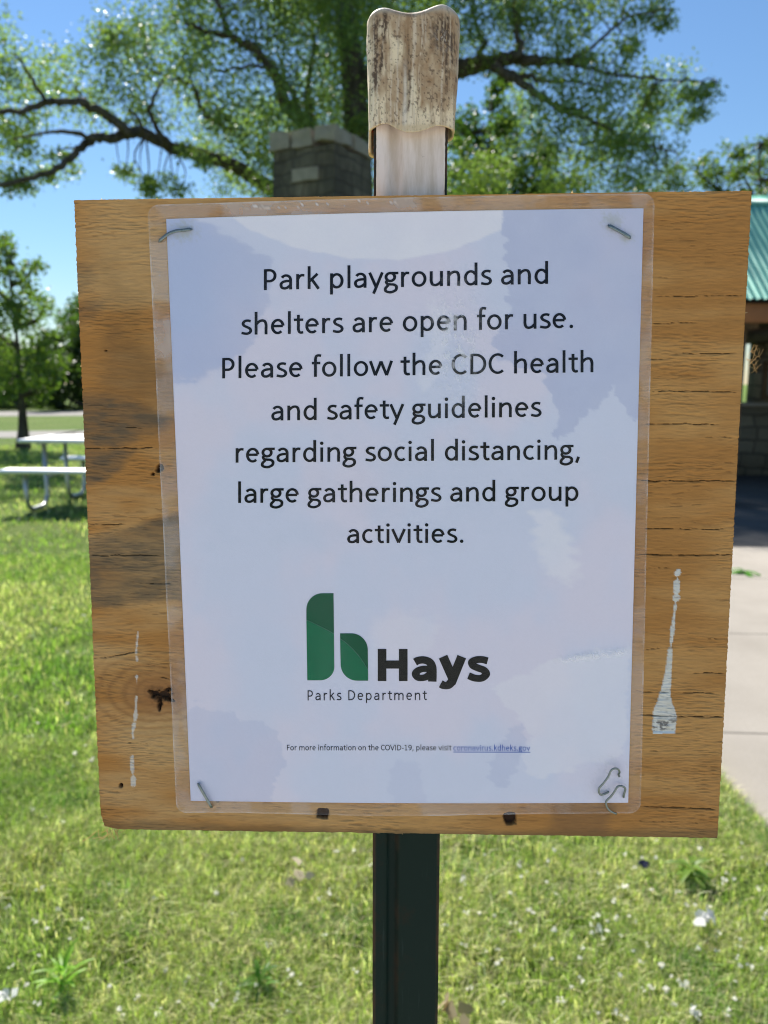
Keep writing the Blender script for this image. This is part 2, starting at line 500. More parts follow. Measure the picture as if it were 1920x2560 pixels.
# ------------------------------------------------------------------ stone chimney
RZC = math.radians(-29)
M_chim = stone_mat('chimney_stone', (.27, .24, .175), (.15, .135, .10), (.12, .105, .08), .30, .15, RZC, .7)
M_cap = plain('chimney_capstone', (.27, .245, .195), .9, var=.4, scale=7, bump=.5, bdist=.03)
cc = at(np.array(667.), np.array(300.), np.array(9.6)); 
cax = np.array([[math.cos(RZC), math.sin(RZC), 0], [-math.sin(RZC), math.cos(RZC), 0], [0, 0, 1]])
CX, CY = cc[0] + .13, 9.95
ZT = at(np.array(667.), np.array(281.), np.array(9.6))[2]
chim = thing('stone_chimney', 'tall blackened stone chimney with rough capstones behind the sign post', 'chimney', (CX, CY, 0))
def rough_box(c, size, amp, seed, n=(10, 8, 26)):
    """stone mass with an uneven surface, faces subdivided and pushed in and out"""
    V = []; F = []
    hs = np.asarray(size) / 2
    for ax_ in range(3):
        for sg in (-1, 1):
            a, b = [(1, 2), (2, 0), (0, 1)][ax_]
            na, nb = n[a], n[b]
            ga, gb = np.meshgrid(np.linspace(-1, 1, na + 1), np.linspace(-1, 1, nb + 1), indexing='ij')
            p = np.zeros((na + 1, nb + 1, 3)); p[..., ax_] = sg * hs[ax_]; p[..., a] = ga * hs[a]; p[..., b] = gb * hs[b]
            o = len(V) and sum(len(q) for q in V)
            V.append(p.reshape(-1, 3))
            i, j2 = np.meshgrid(np.arange(na), np.arange(nb), indexing='ij'); i = i.ravel(); j2 = j2.ravel()
            q = np.column_stack([i * (nb + 1) + j2, (i + 1) * (nb + 1) + j2, (i + 1) * (nb + 1) + j2 + 1, i * (nb + 1) + j2 + 1]) + o
            F.append(q if sg > 0 else q[:, ::-1])
    V = np.concatenate(V)
    d = np.stack([fbm(V[:, 0] * 5 + V[:, 1] * 4 + 31 * k, V[:, 2] * 6 + V[:, 1] * 3 + 7 * k, seed + k, 3) - .5 for k in range(3)], 1) * amp * 2
    return (V + d) @ cax + np.asarray(c), F
v, f = rough_box((CX, CY, ZT / 2 - .1), (.86, .82, ZT - .2), .03, 3); obj('stack', v, f, M_chim, chim)
v, f = rough_box((CX, CY + .1, .65), (1.9, 1.2, 1.3), .03, 9); obj('hearth', v, f, M_chim, chim)
k = 0
for ix in (-1, 0, 1):
    for iy in (-.5, .5):
        w = .3; off = np.array([ix * .315, iy * .46, 0]) @ cax
        v, f = rough_box((CX + off[0], CY + off[1], ZT - .09 + rng.uniform(-.012, .012)), (w - .022, .43, .17 + rng.uniform(-.02, .03)), .035, 40 + k, (5, 5, 4)); k += 1
        obj('capstone', v, f, M_cap, chim, smooth=True)
off = np.array([.0, -.43, 0]) @ cax
v, f = rough_box((CX + off[0] + .04, CY + off[1], ZT - .50), (.36, .07, .14), .012, 71, (5, 2, 3)); obj('pale_stone', v, f, M_cap, chim)

# ------------------------------------------------------------------ trees
def leaf_mesh(centers, size, cols, droop=.3, aspect=.75, r=rng):
    n = len(centers)
    d = r.normal(size=(n, 3)); d[:, 2] -= droop; d /= np.linalg.norm(d, axis=1)[:, None]
    a = r.normal(size=(n, 3)); u = np.cross(d, a); u /= np.linalg.norm(u, axis=1)[:, None]
    w = np.cross(d, u)
    L = size * r.uniform(.7, 1.25, n)[:, None]; W = L * aspect * .5
    fold = w * L * .12
    V = np.stack([centers, centers + d * L * .45 + u * W + fold, centers + d * L, centers + d * L * .45 - u * W + fold], 1).reshape(-1, 3)
    b = np.arange(n) * 4
    F = np.concatenate([np.column_stack([b, b + 1, b + 2]), np.column_stack([b, b + 2, b + 3])])
    return V, F, np.repeat(cols, 4, 0)

def leaf_cols(n, base, r=rng, var=.3, yellow=.15):
    base = np.asarray(base)
    c = base * r.uniform(1 - var, 1 + var, n)[:, None]
    y = (r.random(n) < yellow)[:, None]
    return np.clip(np.where(y, c * (1.35, 1.2, .9), c), 0, 1)

def clump_points(blobs, per, r=rng):
    """leaf positions for a list of (centre, radius): a handful of sprays per blob, each a little cloud of leaves"""
    P = []
    for c, rad in blobs:
        ns = max(5, int(13 * (rad / .5) ** 1.3))
        q = r.normal(size=(ns, 3)); q /= np.linalg.norm(q, axis=1)[:, None]
        q = c + q * rad * (r.random(ns)[:, None] ** .45) * (1.1, 1.0, .9)
        for s_ in q:
            m_ = max(6, int(per * r.uniform(.5, 1.5)))
            P.append(s_ + r.normal(size=(m_, 3)) * np.array([.17, .17, .13]) * min(1.25, max(.55, rad / .5)))
    return np.concatenate(P)

def blobs_at(lst, Y, dY, r=rng):
    out = []
    for x, y, rad in lst:
        yy_ = Y + r.uniform(-dY, dY)
        out.append((at(np.array(float(x)), np.array(float(y)), np.array(yy_)), rad * K * yy_ / FPX))
    return out

def twigs(mb, blobs, skel, r=rng, n=2):
    skel = np.asarray(skel)
    for c, rad in blobs:
        for _ in range(n):
            tgt = c + r.normal(size=3) * rad * .5
            d = np.linalg.norm(skel - tgt, axis=1); a = skel[np.argmin(d)]; L = d.min()
            if L < .15 or L > 1.1: continue
            mid = (a + tgt) / 2 + r.normal(size=3) * L * .1 + (0, 0, .06 * L)
            p = smooth_path([a, mid, tgt], 4)
            mb.tube(p, np.linspace(.012 + .009 * min(L, 2.2), .006, len(p)), 5, cap=False)

# big cottonwood with the traced limbs
c1 = lambda *p: [(x / 1.728 / K, y / 1.728 / K) for x, y in p]
c2 = lambda *p: [((960 + x / 1.728) / K, y / 1.728 / K) for x, y in p]
TD = 17.0
LIMBS = [  # photo path, distance at start and end, radius at start and end
    (c1((1600, 1000), (1250, 850), (1040, 730), (940, 690), (740, 630), (630, 580), (560, 570), (490, 600), (420, 595), (340, 650), (280, 710), (180, 760), (0, 805), (-120, 860)), 17.0, 13.6, .155, .03),
    (c1((420, 595), (330, 575), (220, 570), (60, 600)), 14.6, 14.0, .055, .015),
    (c1((560, 570), (500, 530), (450, 490), (380, 455), (340, 440), (200, 440), (100, 480), (0, 485), (-120, 520)), 15.2, 13.8, .09, .035),
    (c1((200, 440), (150, 360), (110, 290), (60, 230)), 14.2, 13.6, .04, .012),
    (c1((630, 580), (600, 520), (560, 470)), 15.3, 15, .05, .015),
    (c1((740, 630), (680, 560), (650, 480), (670, 400), (720, 330)), 15.7, 15, .06, .02),
    (c1((1570, 780), (1400, 620), (1250, 470), (1200, 350), (1150, 270), (1080, 200), (1000, 160), (880, 130), (800, 100)), 17, 15.4, .16, .03),
    (c1((1000, 160), (970, 90), (940, 0), (900, -120)), 15.9, 15.6, .07, .03),
    (c1((1290, 520), (1260, 400), (1200, 330), (1150, 290), (1080, 285), (960, 310)), 16.4, 16, .08, .02),
    (c1((1350, 560), (1330, 420), (1340, 300), (1360, 160)), 16.7, 16.9, .09, .03),
    (c1((1000, 560), (890, 500), (850, 400), (830, 370), (740, 340)), 16, 15.4, .06, .02),
    (c2((-90, 330), (100, 330), (330, 300), (400, 280), (470, 268), (560, 252), (640, 262), (700, 260), (780, 270), (900, 250)), 17, 15.8, .22, .04),
    (c2((470, 288), (560, 340), (640, 392), (700, 440), (760, 465), (860, 470)), 16.2, 15.6, .10, .03),
    (c2((540, 315), (640, 340), (720, 352), (800, 350), (960, 380)), 16.1, 15.5, .06, .02),
    (c2((390, 270), (430, 190), (400, 110), (385, 20), (400, -120)), 16.4, 16.6, .06, .03),
    (c2((575, 252), (590, 190), (570, 100), (565, 0), (560, -110)), 16.0, 16.2, .07, .03),
    (c2((780, 270), (900, 200), (1000, 110), (1100, 60), (1240, 40)), 15.8, 15.4, .04, .012),
    (c2((780, 270), (880, 292), (1000, 325), (1150, 335), (1320, 345), (1440, 350)), 15.8, 15.5, .04, .010),
    (c2((740, 465), (850, 500), (960, 560), (1060, 610), (1180, 640)), 15.7, 15.3, .05, .012),
]
MORE = [((760, 300), (860, 330), (1000, 420), (1120, 440)), ]
base = at(np.array(775.), np.array(500.), np.array(TD)); base[2] = 0
cot = thing('cottonwood_tree', 'large spreading cottonwood tree with dark arching limbs behind the chimney and sign', 'tree', base)
mb = MB()
tp = [base + (0.25, .1, -.1), base + (.1, 0, 1.2)] + [at(np.array(float(x)), np.array(float(y)), np.array(17.0)) for x, y in ((775, 400), (770, 280), (762, 150), (745, 40), (738, -60), (735, -260), (730, -460))]
tp = smooth_path(tp, 5)
mb.tube(tp, np.linspace(.36, .12, len(tp)) * (1 + .6 * np.exp(-np.arange(len(tp)) / 2.0)), 14)
mb.build('trunk', M_bark, cot, smooth=True)
skel = [tp]
for path, y0, y1, r0, r1 in LIMBS:
    ys = np.linspace(0, 1, len(path))
    p = smooth_path([at(np.array(a), np.array(b), np.array(y0 + (y1 - y0) * t)) for (a, b), t in zip(path, ys)], 5)
    p[1:-1] += rng.normal(size=(len(p) - 2, 3)) * .018
    MB().tube(p, np.linspace(r0, r1, len(p)) * (1 + rng.uniform(-.08, .08, len(p))), 9).build('limb', M_bark, cot, smooth=True)
    skel.append(p)
skel = np.concatenate(skel)
B1 = [(20,100,45),(15,160,45),(60,200,50),(110,150,48),(130,230,55),(60,260,40),(20,250,40),(180,185,60),(215,110,45),(250,70,42),
 (270,130,65),(250,220,60),(320,70,55),(340,160,66),(330,240,52),(400,45,50),(410,120,66),(430,215,55),(470,60,55),(500,140,58),(480,255,42),
 (540,40,60),(560,130,58),(565,225,60),(540,330,58),(600,300,55),(525,385,36),(570,395,45),(620,60,60),(640,160,60),(650,230,50),(700,40,66),(710,130,62),(725,210,52),(760,60,46),
 (680,285,38),(760,270,36),(585,20,50),(680,-20,60),(480,-20,60),(380,-30,50),(570,-40,60),(760,-30,50),(860,-30,60),(830,60,55),(880,110,55),(850,190,50),(905,250,50),
 (60,330,36),(20,375,40),(60,392,30),(100,372,32),(40,408,20),(135,335,22),(150,368,18),(15,310,35),(-40,300,60),(-60,180,70),(-50,60,60),
 (270,375,18),(310,392,20),(350,388,24),(390,402,22),(330,412,16),(405,330,16),(440,350,14),
 (1010,50,48),(1050,105,46),(1030,15,50),(1090,45,52),(1140,90,48),(1150,25,50),(1200,55,50),(1210,110,46),(1250,20,42),(1300,18,40),(1370,16,42),(1425,8,30),(1440,42,16),(1400,40,22),
 (1170,150,44),(1240,160,52),(1290,130,42),(1340,115,32),(1362,108,18),(1000,-40,60),(1150,-50,60),(1300,-50,60),
 (1200,220,56),(1270,230,58),(1330,195,46),(1380,180,36),(1425,205,36),(1485,190,32),(1530,198,20),(1400,255,44),(1340,285,52),(1245,295,56),(1190,275,40),(1415,315,40),(1460,255,28),(1300,355,58),(1225,365,56),(1385,365,48),(1435,370,36),(1510,240,14),(1230,405,36),(1290,400,38),(1350,405,36),(1410,400,36),(1460,405,34),(1180,400,36),(1360,320,40),(1290,270,40)]
bl = blobs_at(B1, 15.9, 1.1)
# the part of the crown turned away from the road, never traced, filling the depth
for _ in range(70):
    a = rng.uniform(0, 2 * math.pi); rr = rng.uniform(0, 6.5)
    bl.append((base + np.array([rr * math.cos(a) + .3, 1.2 + abs(rr * math.sin(a)) * .8, rng.uniform(5.8, 12.5)]), rng.uniform(.45, .9)))
for _ in range(75):
    a = rng.uniform(0, 2 * math.pi); rr = rng.uniform(0, 6.0)
    bl.append((base + np.array([rr * math.cos(a), abs(rr * math.sin(a)) * .8, rng.uniform(9.6, 12.6)]), rng.uniform(.5, .9)))
mb = MB(); twigs(mb, bl, skel); kind(mb.build('twigs', M_bark, cot), 'stuff')
P = clump_points(bl, 44)
V, F, cl = leaf_mesh(P, .073, leaf_cols(len(P), (.175, .235, .090), yellow=.25))
obj('crown', V, F, M_foliage, cot, cols=cl)

def tree(label, lst, Y, dY, tx, r_tr, col, leaf=.09, per=24, extra=(), group=None, name='tree'):
    bl = blobs_at(lst, Y, dY)
    cen = np.array([b[0] for b in bl])
    b0 = np.array([at(np.array(float(tx)), np.array(800.), np.array(Y))[0], Y, 0.0])
    t = thing(name, label, 'tree', b0, group)
    zt = cen[:, 2].max(); lo = cen[:, 2].min()
    top = np.array([cen[:, 0].mean(), Y, zt - .1])
    tp = smooth_path([b0 - (0, 0, .1), b0 + (.05, 0, max(.4, lo * .5)), (b0 + top) / 2 + (.08, 0, 0), top], 5)
    mb = MB(); mb.tube(tp, r_tr * (.12 + .88 * np.linspace(1, 0, len(tp)) ** 2.2), 9); mb.build('trunk', M_bark, t, smooth=True)
    sk = [tp]
    for c_, rad in bl[::3]:
        k_ = np.argmin(np.abs(tp[:, 2] - (c_[2] - .5 * np.linalg.norm(c_[:2] - b0[:2])))); a = tp[max(1, k_)]
        p = smooth_path([a, (a + c_) / 2 + rng.normal(size=3) * .12, c_], 4); MB().tube(p, np.linspace(r_tr * .4, .012, len(p)), 6).build('limb', M_bark, t, smooth=True); sk.append(p)
    mb = MB(); twigs(mb, bl, np.concatenate(sk), n=1); kind(mb.build('twigs', M_bark, t), 'stuff') if mb.v else None
    P = clump_points(bl, per)
    V, F, cl = leaf_mesh(P, leaf, leaf_cols(len(P), col))
    obj('crown', V, F, M_foliage, t, cols=cl)
    return t
tree('darker shady tree low behind the right side of the white topped post', [(1000,270,36),(1075,225,20),(1080,265,30),(1040,320,42),(1000,350,46),(1090,340,46),(1110,385,50),(1020,405,48),(1150,395,46),(1165,335,36),(985,300,28),(1070,195,14),(1085,175,10),
     (1060,440,50),(980,450,50),(1140,450,50),(1000,520,60),(1100,520,60),(1190,430,45),(1060,600,60),(960,600,50),(1160,600,55),(900,480,40),(940,400,40)], 23, 1.6, 1060, .22, (.06, .105, .022), .12, 44)
tree('pale green tree rising past the ridge of the green roof', [(1500,365,32),(1545,360,32),(1588,322,26),(1630,312,28),(1560,395,26),(1640,355,28),(1600,375,26),(1655,395,26),(1690,340,40),(1720,390,40),(1700,440,50),(1640,450,50),(1580,450,50),(1700,300,30),(1640,520,50),(1560,520,50)], 20, 1.3, 1640, .16, (.105, .15, .035), .095, 34)
tree('small park tree with short dark trunk beside the picnic table', [(15,540,20),(0,590,40),(50,590,26),(72,575,14),(20,640,44),(70,640,26),(95,660,18),(35,700,44),(100,690,22),(85,735,34),(10,760,46),(70,790,40),(120,800,30),(35,835,34),(105,838,26),(-40,600,50),(-50,680,60),(-70,760,60),(-60,830,50),(0,850,26),(-90,560,50),(-110,650,60),(5,515,10),(35,760,40),(30,800,40),(60,840,34),(-10,700,50),(45,660,30),(60,700,24)], 16.3, 1.0, 36, .19, (.115, .17, .045), .085, 30)
tree('dense dark tree beyond the far road, at the left edge of the sign board', [(120,745,34),(165,765,40),(150,815,46),(95,835,40),(200,720,44),(240,780,50),(300,740,50),(230,840,50),(300,830,50),(180,860,30),(120,865,22),(105,800,36),(85,780,26)], 41, 3.0, 200, .3, (.05, .085, .02), .2, 34)
tree('dense dark tree beyond the far road, at the left edge of the picture', [(-40,790,50),(10,800,45),(50,815,40),(80,840,34),(0,850,44),(50,862,26),(-60,850,50),(-100,800,60),(95,862,22),(20,770,30),(-20,750,34)], 44, 3.0, 0, .3, (.05, .085, .02), .2, 34)
E2 = [(-16, 47, 'broad tree far across the park road, outermost on the left'), (-30, 52, 'rounded tree far off by the road at the park edge'), (2, 58, 'tall tree far behind the cottonwood'), (14, 55, 'far tree behind the shelter roof'), (-6, 60, 'far tree seen between the sign and the small park tree')]
for x, Y, lb in E2:
    lst = []
    for _ in range(26):
        a = rng.uniform(0, 2 * math.pi); q = rng.random() ** .5
        z = rng.uniform(1.4, 6.2); wd = 3.4 * math.sqrt(max(.1, 1 - ((z - 3.4) / 3.4) ** 2))
        px, py = to_photo((x + wd * q * math.cos(a), Y, z)); lst.append((px, py, 1.0 * FPX / K / Y))
    px, _ = to_photo((x, Y, 0))
    tree(lb, lst, Y, 2.5, px, .3, (.065, .11, .025), .2, 22)

# ------------------------------------------------------------------ picnic table
s = NT('brushed_aluminium'); v = s.coord('Object', (.15, 6, 6)); n = s.noise(v, 30, 4, .6)
s.principled(s.mix(n, (.72, .73, .74), (.82, .83, .84)), s.ramp(n, [(.2, .3), (.8, .5)]), .75, bump=s.bump(n, .1, .001)); M_alu = s.m
M_galv = plain('galvanised_pipe', (.5, .51, .52), .42, .8, var=.2, scale=30, bump=.05)
TA = math.radians(-3)
ex = np.array([math.cos(TA), math.sin(TA), 0]); ey = np.array([-math.sin(TA), math.cos(TA), 0]); ez = np.array([0, 0, 1.0])
T0 = np.array([-3.97, 8.75, 0])
T = lambda x, y, z: T0 + ex * x + ey * y + ez * z
TAX = np.array([ex, ey, ez])
tab = thing('picnic_table', 'silver aluminium picnic table with bent pipe legs standing on the lawn', 'picnic table', T(1.2, 0, 0))
for y in (-.255, 0, .255):
    mb = MB(); mb.box(T(1.22, y, .735), (2.44, .248, .042), axes=TAX, bev=.008)
    mb.build('tabletop_plank', M_alu, tab)
for sg in (-1, 1):
    MB().box(T(1.22, sg * .70, .448), (2.44, .25, .042), axes=TAX, bev=.008).build('seat', M_alu, tab)
for x in (.235, 2.08):
    for sg in (-1, 1):
        pts = [T(x, sg * .70, .425), T(x, sg * .70, .16)]
        for a in np.linspace(0, math.pi / 2, 6)[1:]:
            pts.append(T(x, sg * (.70 - .135 * (1 - math.cos(a))), .16 - .135 * math.sin(a)))
        for a in np.linspace(math.pi / 2, 0, 6)[:]:
            pts.append(T(x, sg * (.25 + .135 * (1 - math.cos(a))), .16 - .135 * math.sin(a)))
        pts.append(T(x, sg * .25, .712))
        MB().tube(pts, .024, 10).build('leg', M_galv, tab, smooth=True)
    mb = MB(); mb.tube([T(x, -.25, .33), T(x, .25, .33)], .018, 8); mb.build('brace', M_galv, tab, smooth=True)
    mb = MB(); mb.box(T(x, 0, .703), (.05, .7, .022), axes=TAX); mb.build('top_bracket', M_galv, tab)

# ------------------------------------------------------------------ sign: post, rubber cap, plywood board
BT = .0125                                                # board thickness
pt = on_board(np.array(886.5), np.array(360.), -BT); pb = on_board(np.array(876.5), np.array(1960.), -BT)
pd = (pb - pt) / np.linalg.norm(pb - pt)                  # down the post
pr = np.cross(BN, -pd); pr = -pr if pr @ BR1 < 0 else pr; pr /= np.linalg.norm(pr)
pn = np.cross(-pd, pr); pn = pn if pn @ BN > 0 else -pn
foot = pt + pd * ((pt[2] + .12) / -pd[2]) if False else pt + pd * (pt[2] / -pd[2])
sign = thing('notice_post_sign', 'square weathered plywood board on a green steel post with a grimy white cap', 'sign', foot)

s = NT('post_paint'); v = s.coord('Object'); n = s.noise(s.coord('Object', (1, 1, .15)), 160, 5, .65); n2 = s.noise(v, 40, 5, .7)
pa = s.attr('paint', False)
green = s.mix(s.ramp(n2, [(.55, 0.0), (.72, .8)]), (.0055, .0190, .0150), (.022, .018, .011))
white = s.mix(s.ramp(n, [(.38, .6), (.6, 0.0)]), (.80, .72, .67), (.50, .41, .31))
white = s.mix(s.ramp(n2, [(.33, .9), (.39, 0.0)]), white, (.12, .09, .06))
green = s.mix(s.math('MULTIPLY', s.attr('rust', False), s.ramp(n2, [(.42, .15), (.58, .9)])), green, (.085, .045, .028))
scr = s.noise(s.coord('Object', (1, 1, .04)), 420, 3, .7)
green = s.mix(s.ramp(scr, [(.60, 0.0), (.72, .5)]), green, (.025, .045, .04))
pm = s.math('GREATER_THAN', s.math('ADD', pa, s.math('MULTIPLY', s.math('SUBTRACT', n, .5), .5)), .5)
c = s.mix(pm, green, white)
s.principled(c, s.mix(pm, (.5,) * 3, (.7,) * 3), spec=.12, bump=s.bump(s.math('ADD', n2, pm), .25, .0006)); M_post = s.m
prof_u = np.array([(-17.2, -3.2), (-17.2, -.9), (-16.6, -.2), (-15.2, 0), (-12, -.1), (-10.4, -.5), (-9.6, -1.6), (-8.6, -2.9), (-6.6, -3.0), (-5.2, -2.2), (-4.2, -.6), (-3.0, -.05), (0, 0), (6, 0), (12, -.05), (15.4, -.1), (16.7, -.35), (17.2, -1.0), (17.2, -3.2),
                   (10, -3.4), (2.2, -3.6), (2.0, -30), (-2.0, -30), (-2.2, -3.6), (-10, -3.4)]) * .001
def post_piece(name, s0, s1, n, white):
    ss = np.linspace(s0, s1, n); m_ = len(prof_u)
    jit = (fbm(ss * 700, ss * 0 + 3, 5, 3) - .5) * .0005
    V = np.concatenate([pt + pd * q + (prof_u[:, :1] + np.sign(prof_u[:, :1]) * jit[i] * (np.abs(prof_u[:, :1]) > .0165)) * pr + (prof_u[:, 1:] - .0008) * pn for i, q in enumerate(ss)])
    f = [(k * m_ + j, k * m_ + (j + 1) % m_, (k + 1) * m_ + (j + 1) % m_, (k + 1) * m_ + j) for k in range(n - 1) for j in range(m_)]
    f += [tuple(range(m_)), tuple((n - 1) * m_ + j for j in range(m_))[::-1]]
    u = np.abs(prof_u[:, 0]); paint = np.where((u < .0158) & (prof_u[:, 1] > -.00315), 1.0, 0.0) * white
    rust = np.where(np.abs(prof_u[:, 0]) > .0162, 1.0, np.where(np.abs(prof_u[:, 0] + .0043) < .0012, .35, 0.0))
    return obj(name, V, f, M_post, sign, extra={'paint': np.tile(paint, n), 'rust': np.tile(rust, n)})
post = post_piece('post', .16, (pt[2] + .35) / -pd[2], 60, 0.0)
post_piece('painted_tip', -.040, .1595, 120, 1.0)

# plywood board: a fine sheet whose face carries cracks, grain, knot, stains and paint runs
TLb, TRb, BRb, BLb = [on_board(np.array(float(x)), np.array(float(y))) for x, y in ((160, 432), (1624, 412), (1550, 1810), (218, 1791))]
NX, NY = 600, 900
sv, tv = np.meshgrid(np.linspace(0, 1, NX), np.linspace(0, 1, NY))
q = (TLb * (1 - sv[..., None]) + TRb * sv[..., None]) * (1 - tv[..., None]) + (BLb * (1 - sv[..., None]) + BRb * sv[..., None]) * tv[..., None]
ed = lambda a, sd_, fr: (fbm(a * fr, a * 0 + .5, sd_, 4) - .5)
edge = np.exp(-sv * 70) * ed(tv, 3, 420) * .0010 + np.exp(-(1 - sv) * 90) * ed(tv, 4, 420) * .0007
edge_y = np.exp(-tv * 90) * ed(sv, 5, 300) * .0004 + np.exp(-(1 - tv) * 80) * ed(sv, 6, 160) * .0007
corner = np.exp(-((sv * .3) ** 2 + ((1 - tv) * .3) ** 2) / .0055 ** 2) * .0018
q = q + BR1 * (edge + corner)[..., None] + BR2 * (edge_y + corner * .8)[..., None]
X, Y = to_photo(q)
gx, gy = sv * 305, (1 - tv) * 305                         # millimetres on the board
warp = (fbm(gx / 60, gy / 25, 61, 3) - .5) * 6
kn = np.hypot((X - 340) / 1.25, Y - 1500)                 # grain bends round the knot
warp = warp + np.where(Y > 1500, 1, -1) * -9 * np.exp(-(kn / 75) ** 2) * np.sign(1)
grain = .6 * fbm(gx / 26, (gy + warp) / 1.5, 62, 4) + .4 * fbm(gx / 60, (gy + warp) / 5, 68, 3); grain2 = fbm(gx / 4.5, (gy + warp * .6) / .55, 63, 3)
blot = .6 * fbm(gx / 80, gy / 45, 64, 4) + .4 * fbm(gx / 40, gy / 9, 69, 3)
col = np.zeros(X.shape + (3,)) + (.50, .275, .092)
col = mixc(col, (.41, .195, .052), sstep(.36, .64, blot) * .95)
col = mixc(col, (.54, .365, .17), sstep(.62, .30, blot) * sstep(1100, 200, X) * .6)
col = col * (1 + (grain - .5)[..., None] * .15) * (1 + (grain2 - .5)[..., None] * .24)
streak = fbm(gx / 9, (gy + warp) / 1.0, 66, 4)
col = mixc(col, (.16, .078, .022), sstep(.70, .84, streak) * .3)
# orange edges where the saw cut weathered differently
col = mixc(col, (.46, .20, .042), np.exp(-sv * 26) * .55 * sstep(.25, .6, fbm(gx / 30, gy / 14, 67)))
# grey weather stains
def poly_mask(pts, soft, jit, seed, X=X, Y=Y):
    jx = X + (fbm(X / 28, Y / 14, seed) - .5) * 2 * jit; jy = Y + (fbm(X / 28, Y / 14, seed + 5) - .5) * 2 * jit
    p = np.asarray(pts, float); n_ = len(p); ins = np.zeros(X.shape, bool); dist = np.full(X.shape, 1e9)
    for i in range(n_):
        (x0, y0), (x1, y1) = p[i], p[(i + 1) % n_]
        c_ = ((y0 > jy) != (y1 > jy)) & (jx < (x1 - x0) * (jy - y0) / (y1 - y0 + 1e-9) + x0); ins ^= c_
        L2 = (x1 - x0) ** 2 + (y1 - y0) ** 2 + 1e-9; tt = np.clip(((jx - x0) * (x1 - x0) + (jy - y0) * (y1 - y0)) / L2, 0, 1)
        dist = np.minimum(dist, np.hypot(jx - x0 - tt * (x1 - x0), jy - y0 - tt * (y1 - y0)))
    return sstep(-soft, soft, np.where(ins, dist, -dist))
fib = sstep(.35, .7, .5 * fbm(gx / 12, gy / 1.3, 71, 4) + .5 * fbm(gx / 9, gy / 5, 72, 3))
grime = np.maximum.reduce([
    poly_mask([(140, 840), (300, 868), (372, 905), (350, 930), (290, 945), (245, 966), (140, 968)], 16, 10, 81) * .95,
    poly_mask([(140, 968), (290, 972), (262, 1010), (215, 1042), (140, 1046)], 12, 8, 83) * .8,
    poly_mask([(150, 1168), (260, 1150), (345, 1118), (400, 1100), (396, 1300), (330, 1298), (230, 1315), (150, 1320)], 7, 7, 85) * .78,
    poly_mask([(150, 560), (205, 575), (195, 620), (150, 640)], 16, 12, 87) * .5,
    poly_mask([(150, 660), (230, 650), (200, 690), (150, 700)], 14, 12, 88) * .5])
col = mixc(col, (.115, .092, .060), np.clip(grime * (.62 + .42 * fib), 0, .88))
col = mixc(col, (.20, .105, .038), poly_mask([(235, 690), (330, 770), (420, 820), (410, 900), (215, 850), (225, 740)], 26, 18, 89) * .5)
col = mixc(col, (.185, .105, .035), poly_mask([(215, 560), (300, 640), (340, 800), (300, 830), (250, 700)], 40, 20, 90) * .3)
dg = poly_mask([(215, 1770), (420, 1780), (1000, 1795), (1560, 1790), (1560, 1830), (200, 1830)], 8, 6, 91)
col = mixc(col, (.12, .085, .04), dg * .55)
col = mixc(col, (.18, .10, .05), poly_mask([(1190, 1730), (1330, 1728), (1310, 1800), (1190, 1800)], 16, 10, 92) * .5)
# knot, bark pockets, holes
def spike(x0, y0, x1, y1, w0, w1):
    L2 = (x1 - x0) ** 2 + (y1 - y0) ** 2; tt = np.clip(((X - x0) * (x1 - x0) + (Y - y0) * (y1 - y0)) / L2, 0, 1)
    return np.hypot(X - x0 - tt * (x1 - x0), Y - y0 - tt * (y1 - y0)) / (w0 + (w1 - w0) * tt)
kr = np.minimum.reduce([spike(344, 1503, 322, 1494, 7, 3), spike(348, 1502, 366, 1488, 7, 4), spike(352, 1506, 376, 1514, 6, 1.5), spike(346, 1506, 344, 1534, 6, 2), spike(336, 1501, 360, 1502, 9, 8)]) + (fbm(X / 7, Y / 7, 95) - .5) * 1.9 + (fbm(X / 2.6, Y / 2.6, 99, 3) - .5) * .8
hole = sstep(1.15, .45, kr)
col = mixc(col, (.30, .13, .045), sstep(70, 18, np.hypot((X - 340) / 1.5, Y - 1500)) * .65)
ring = .5 + .5 * np.sin(np.hypot((X - 335) / 1.7, Y - 1498) * .38 + fbm(X / 40, Y / 40, 96) * 7)
col = mixc(col, (.27, .13, .045), ring ** 2 * sstep(125, 45, np.hypot((X - 335) / 1.7, Y - 1498)) * .6)
for hx, hy, hr in ((345, 1010, 7), (341, 1016, 5), (261, 1697, 4.5), (1764, 1100, 0), (470, 1730, 2.5), (228, 757, 2), (330, 1024, 3)):
    if hr: hole = np.maximum(hole, sstep(1.3, .8, np.hypot(X - hx, Y - hy) / hr + (fbm(X / 5, Y / 5, 97) - .5) * .6))
for hx, hy, hw, hh in ((697, 1757, 13, 11), (1102, 1768, 14, 13)):
    d = ((np.abs(X - hx) / hw) ** 3 + (np.abs(Y - hy) / hh) ** 3) ** (1 / 3.) + (fbm(X / 5, Y / 4, 98) - .5) * .45
    hole = np.maximum(hole, sstep(1.1, .92, d))
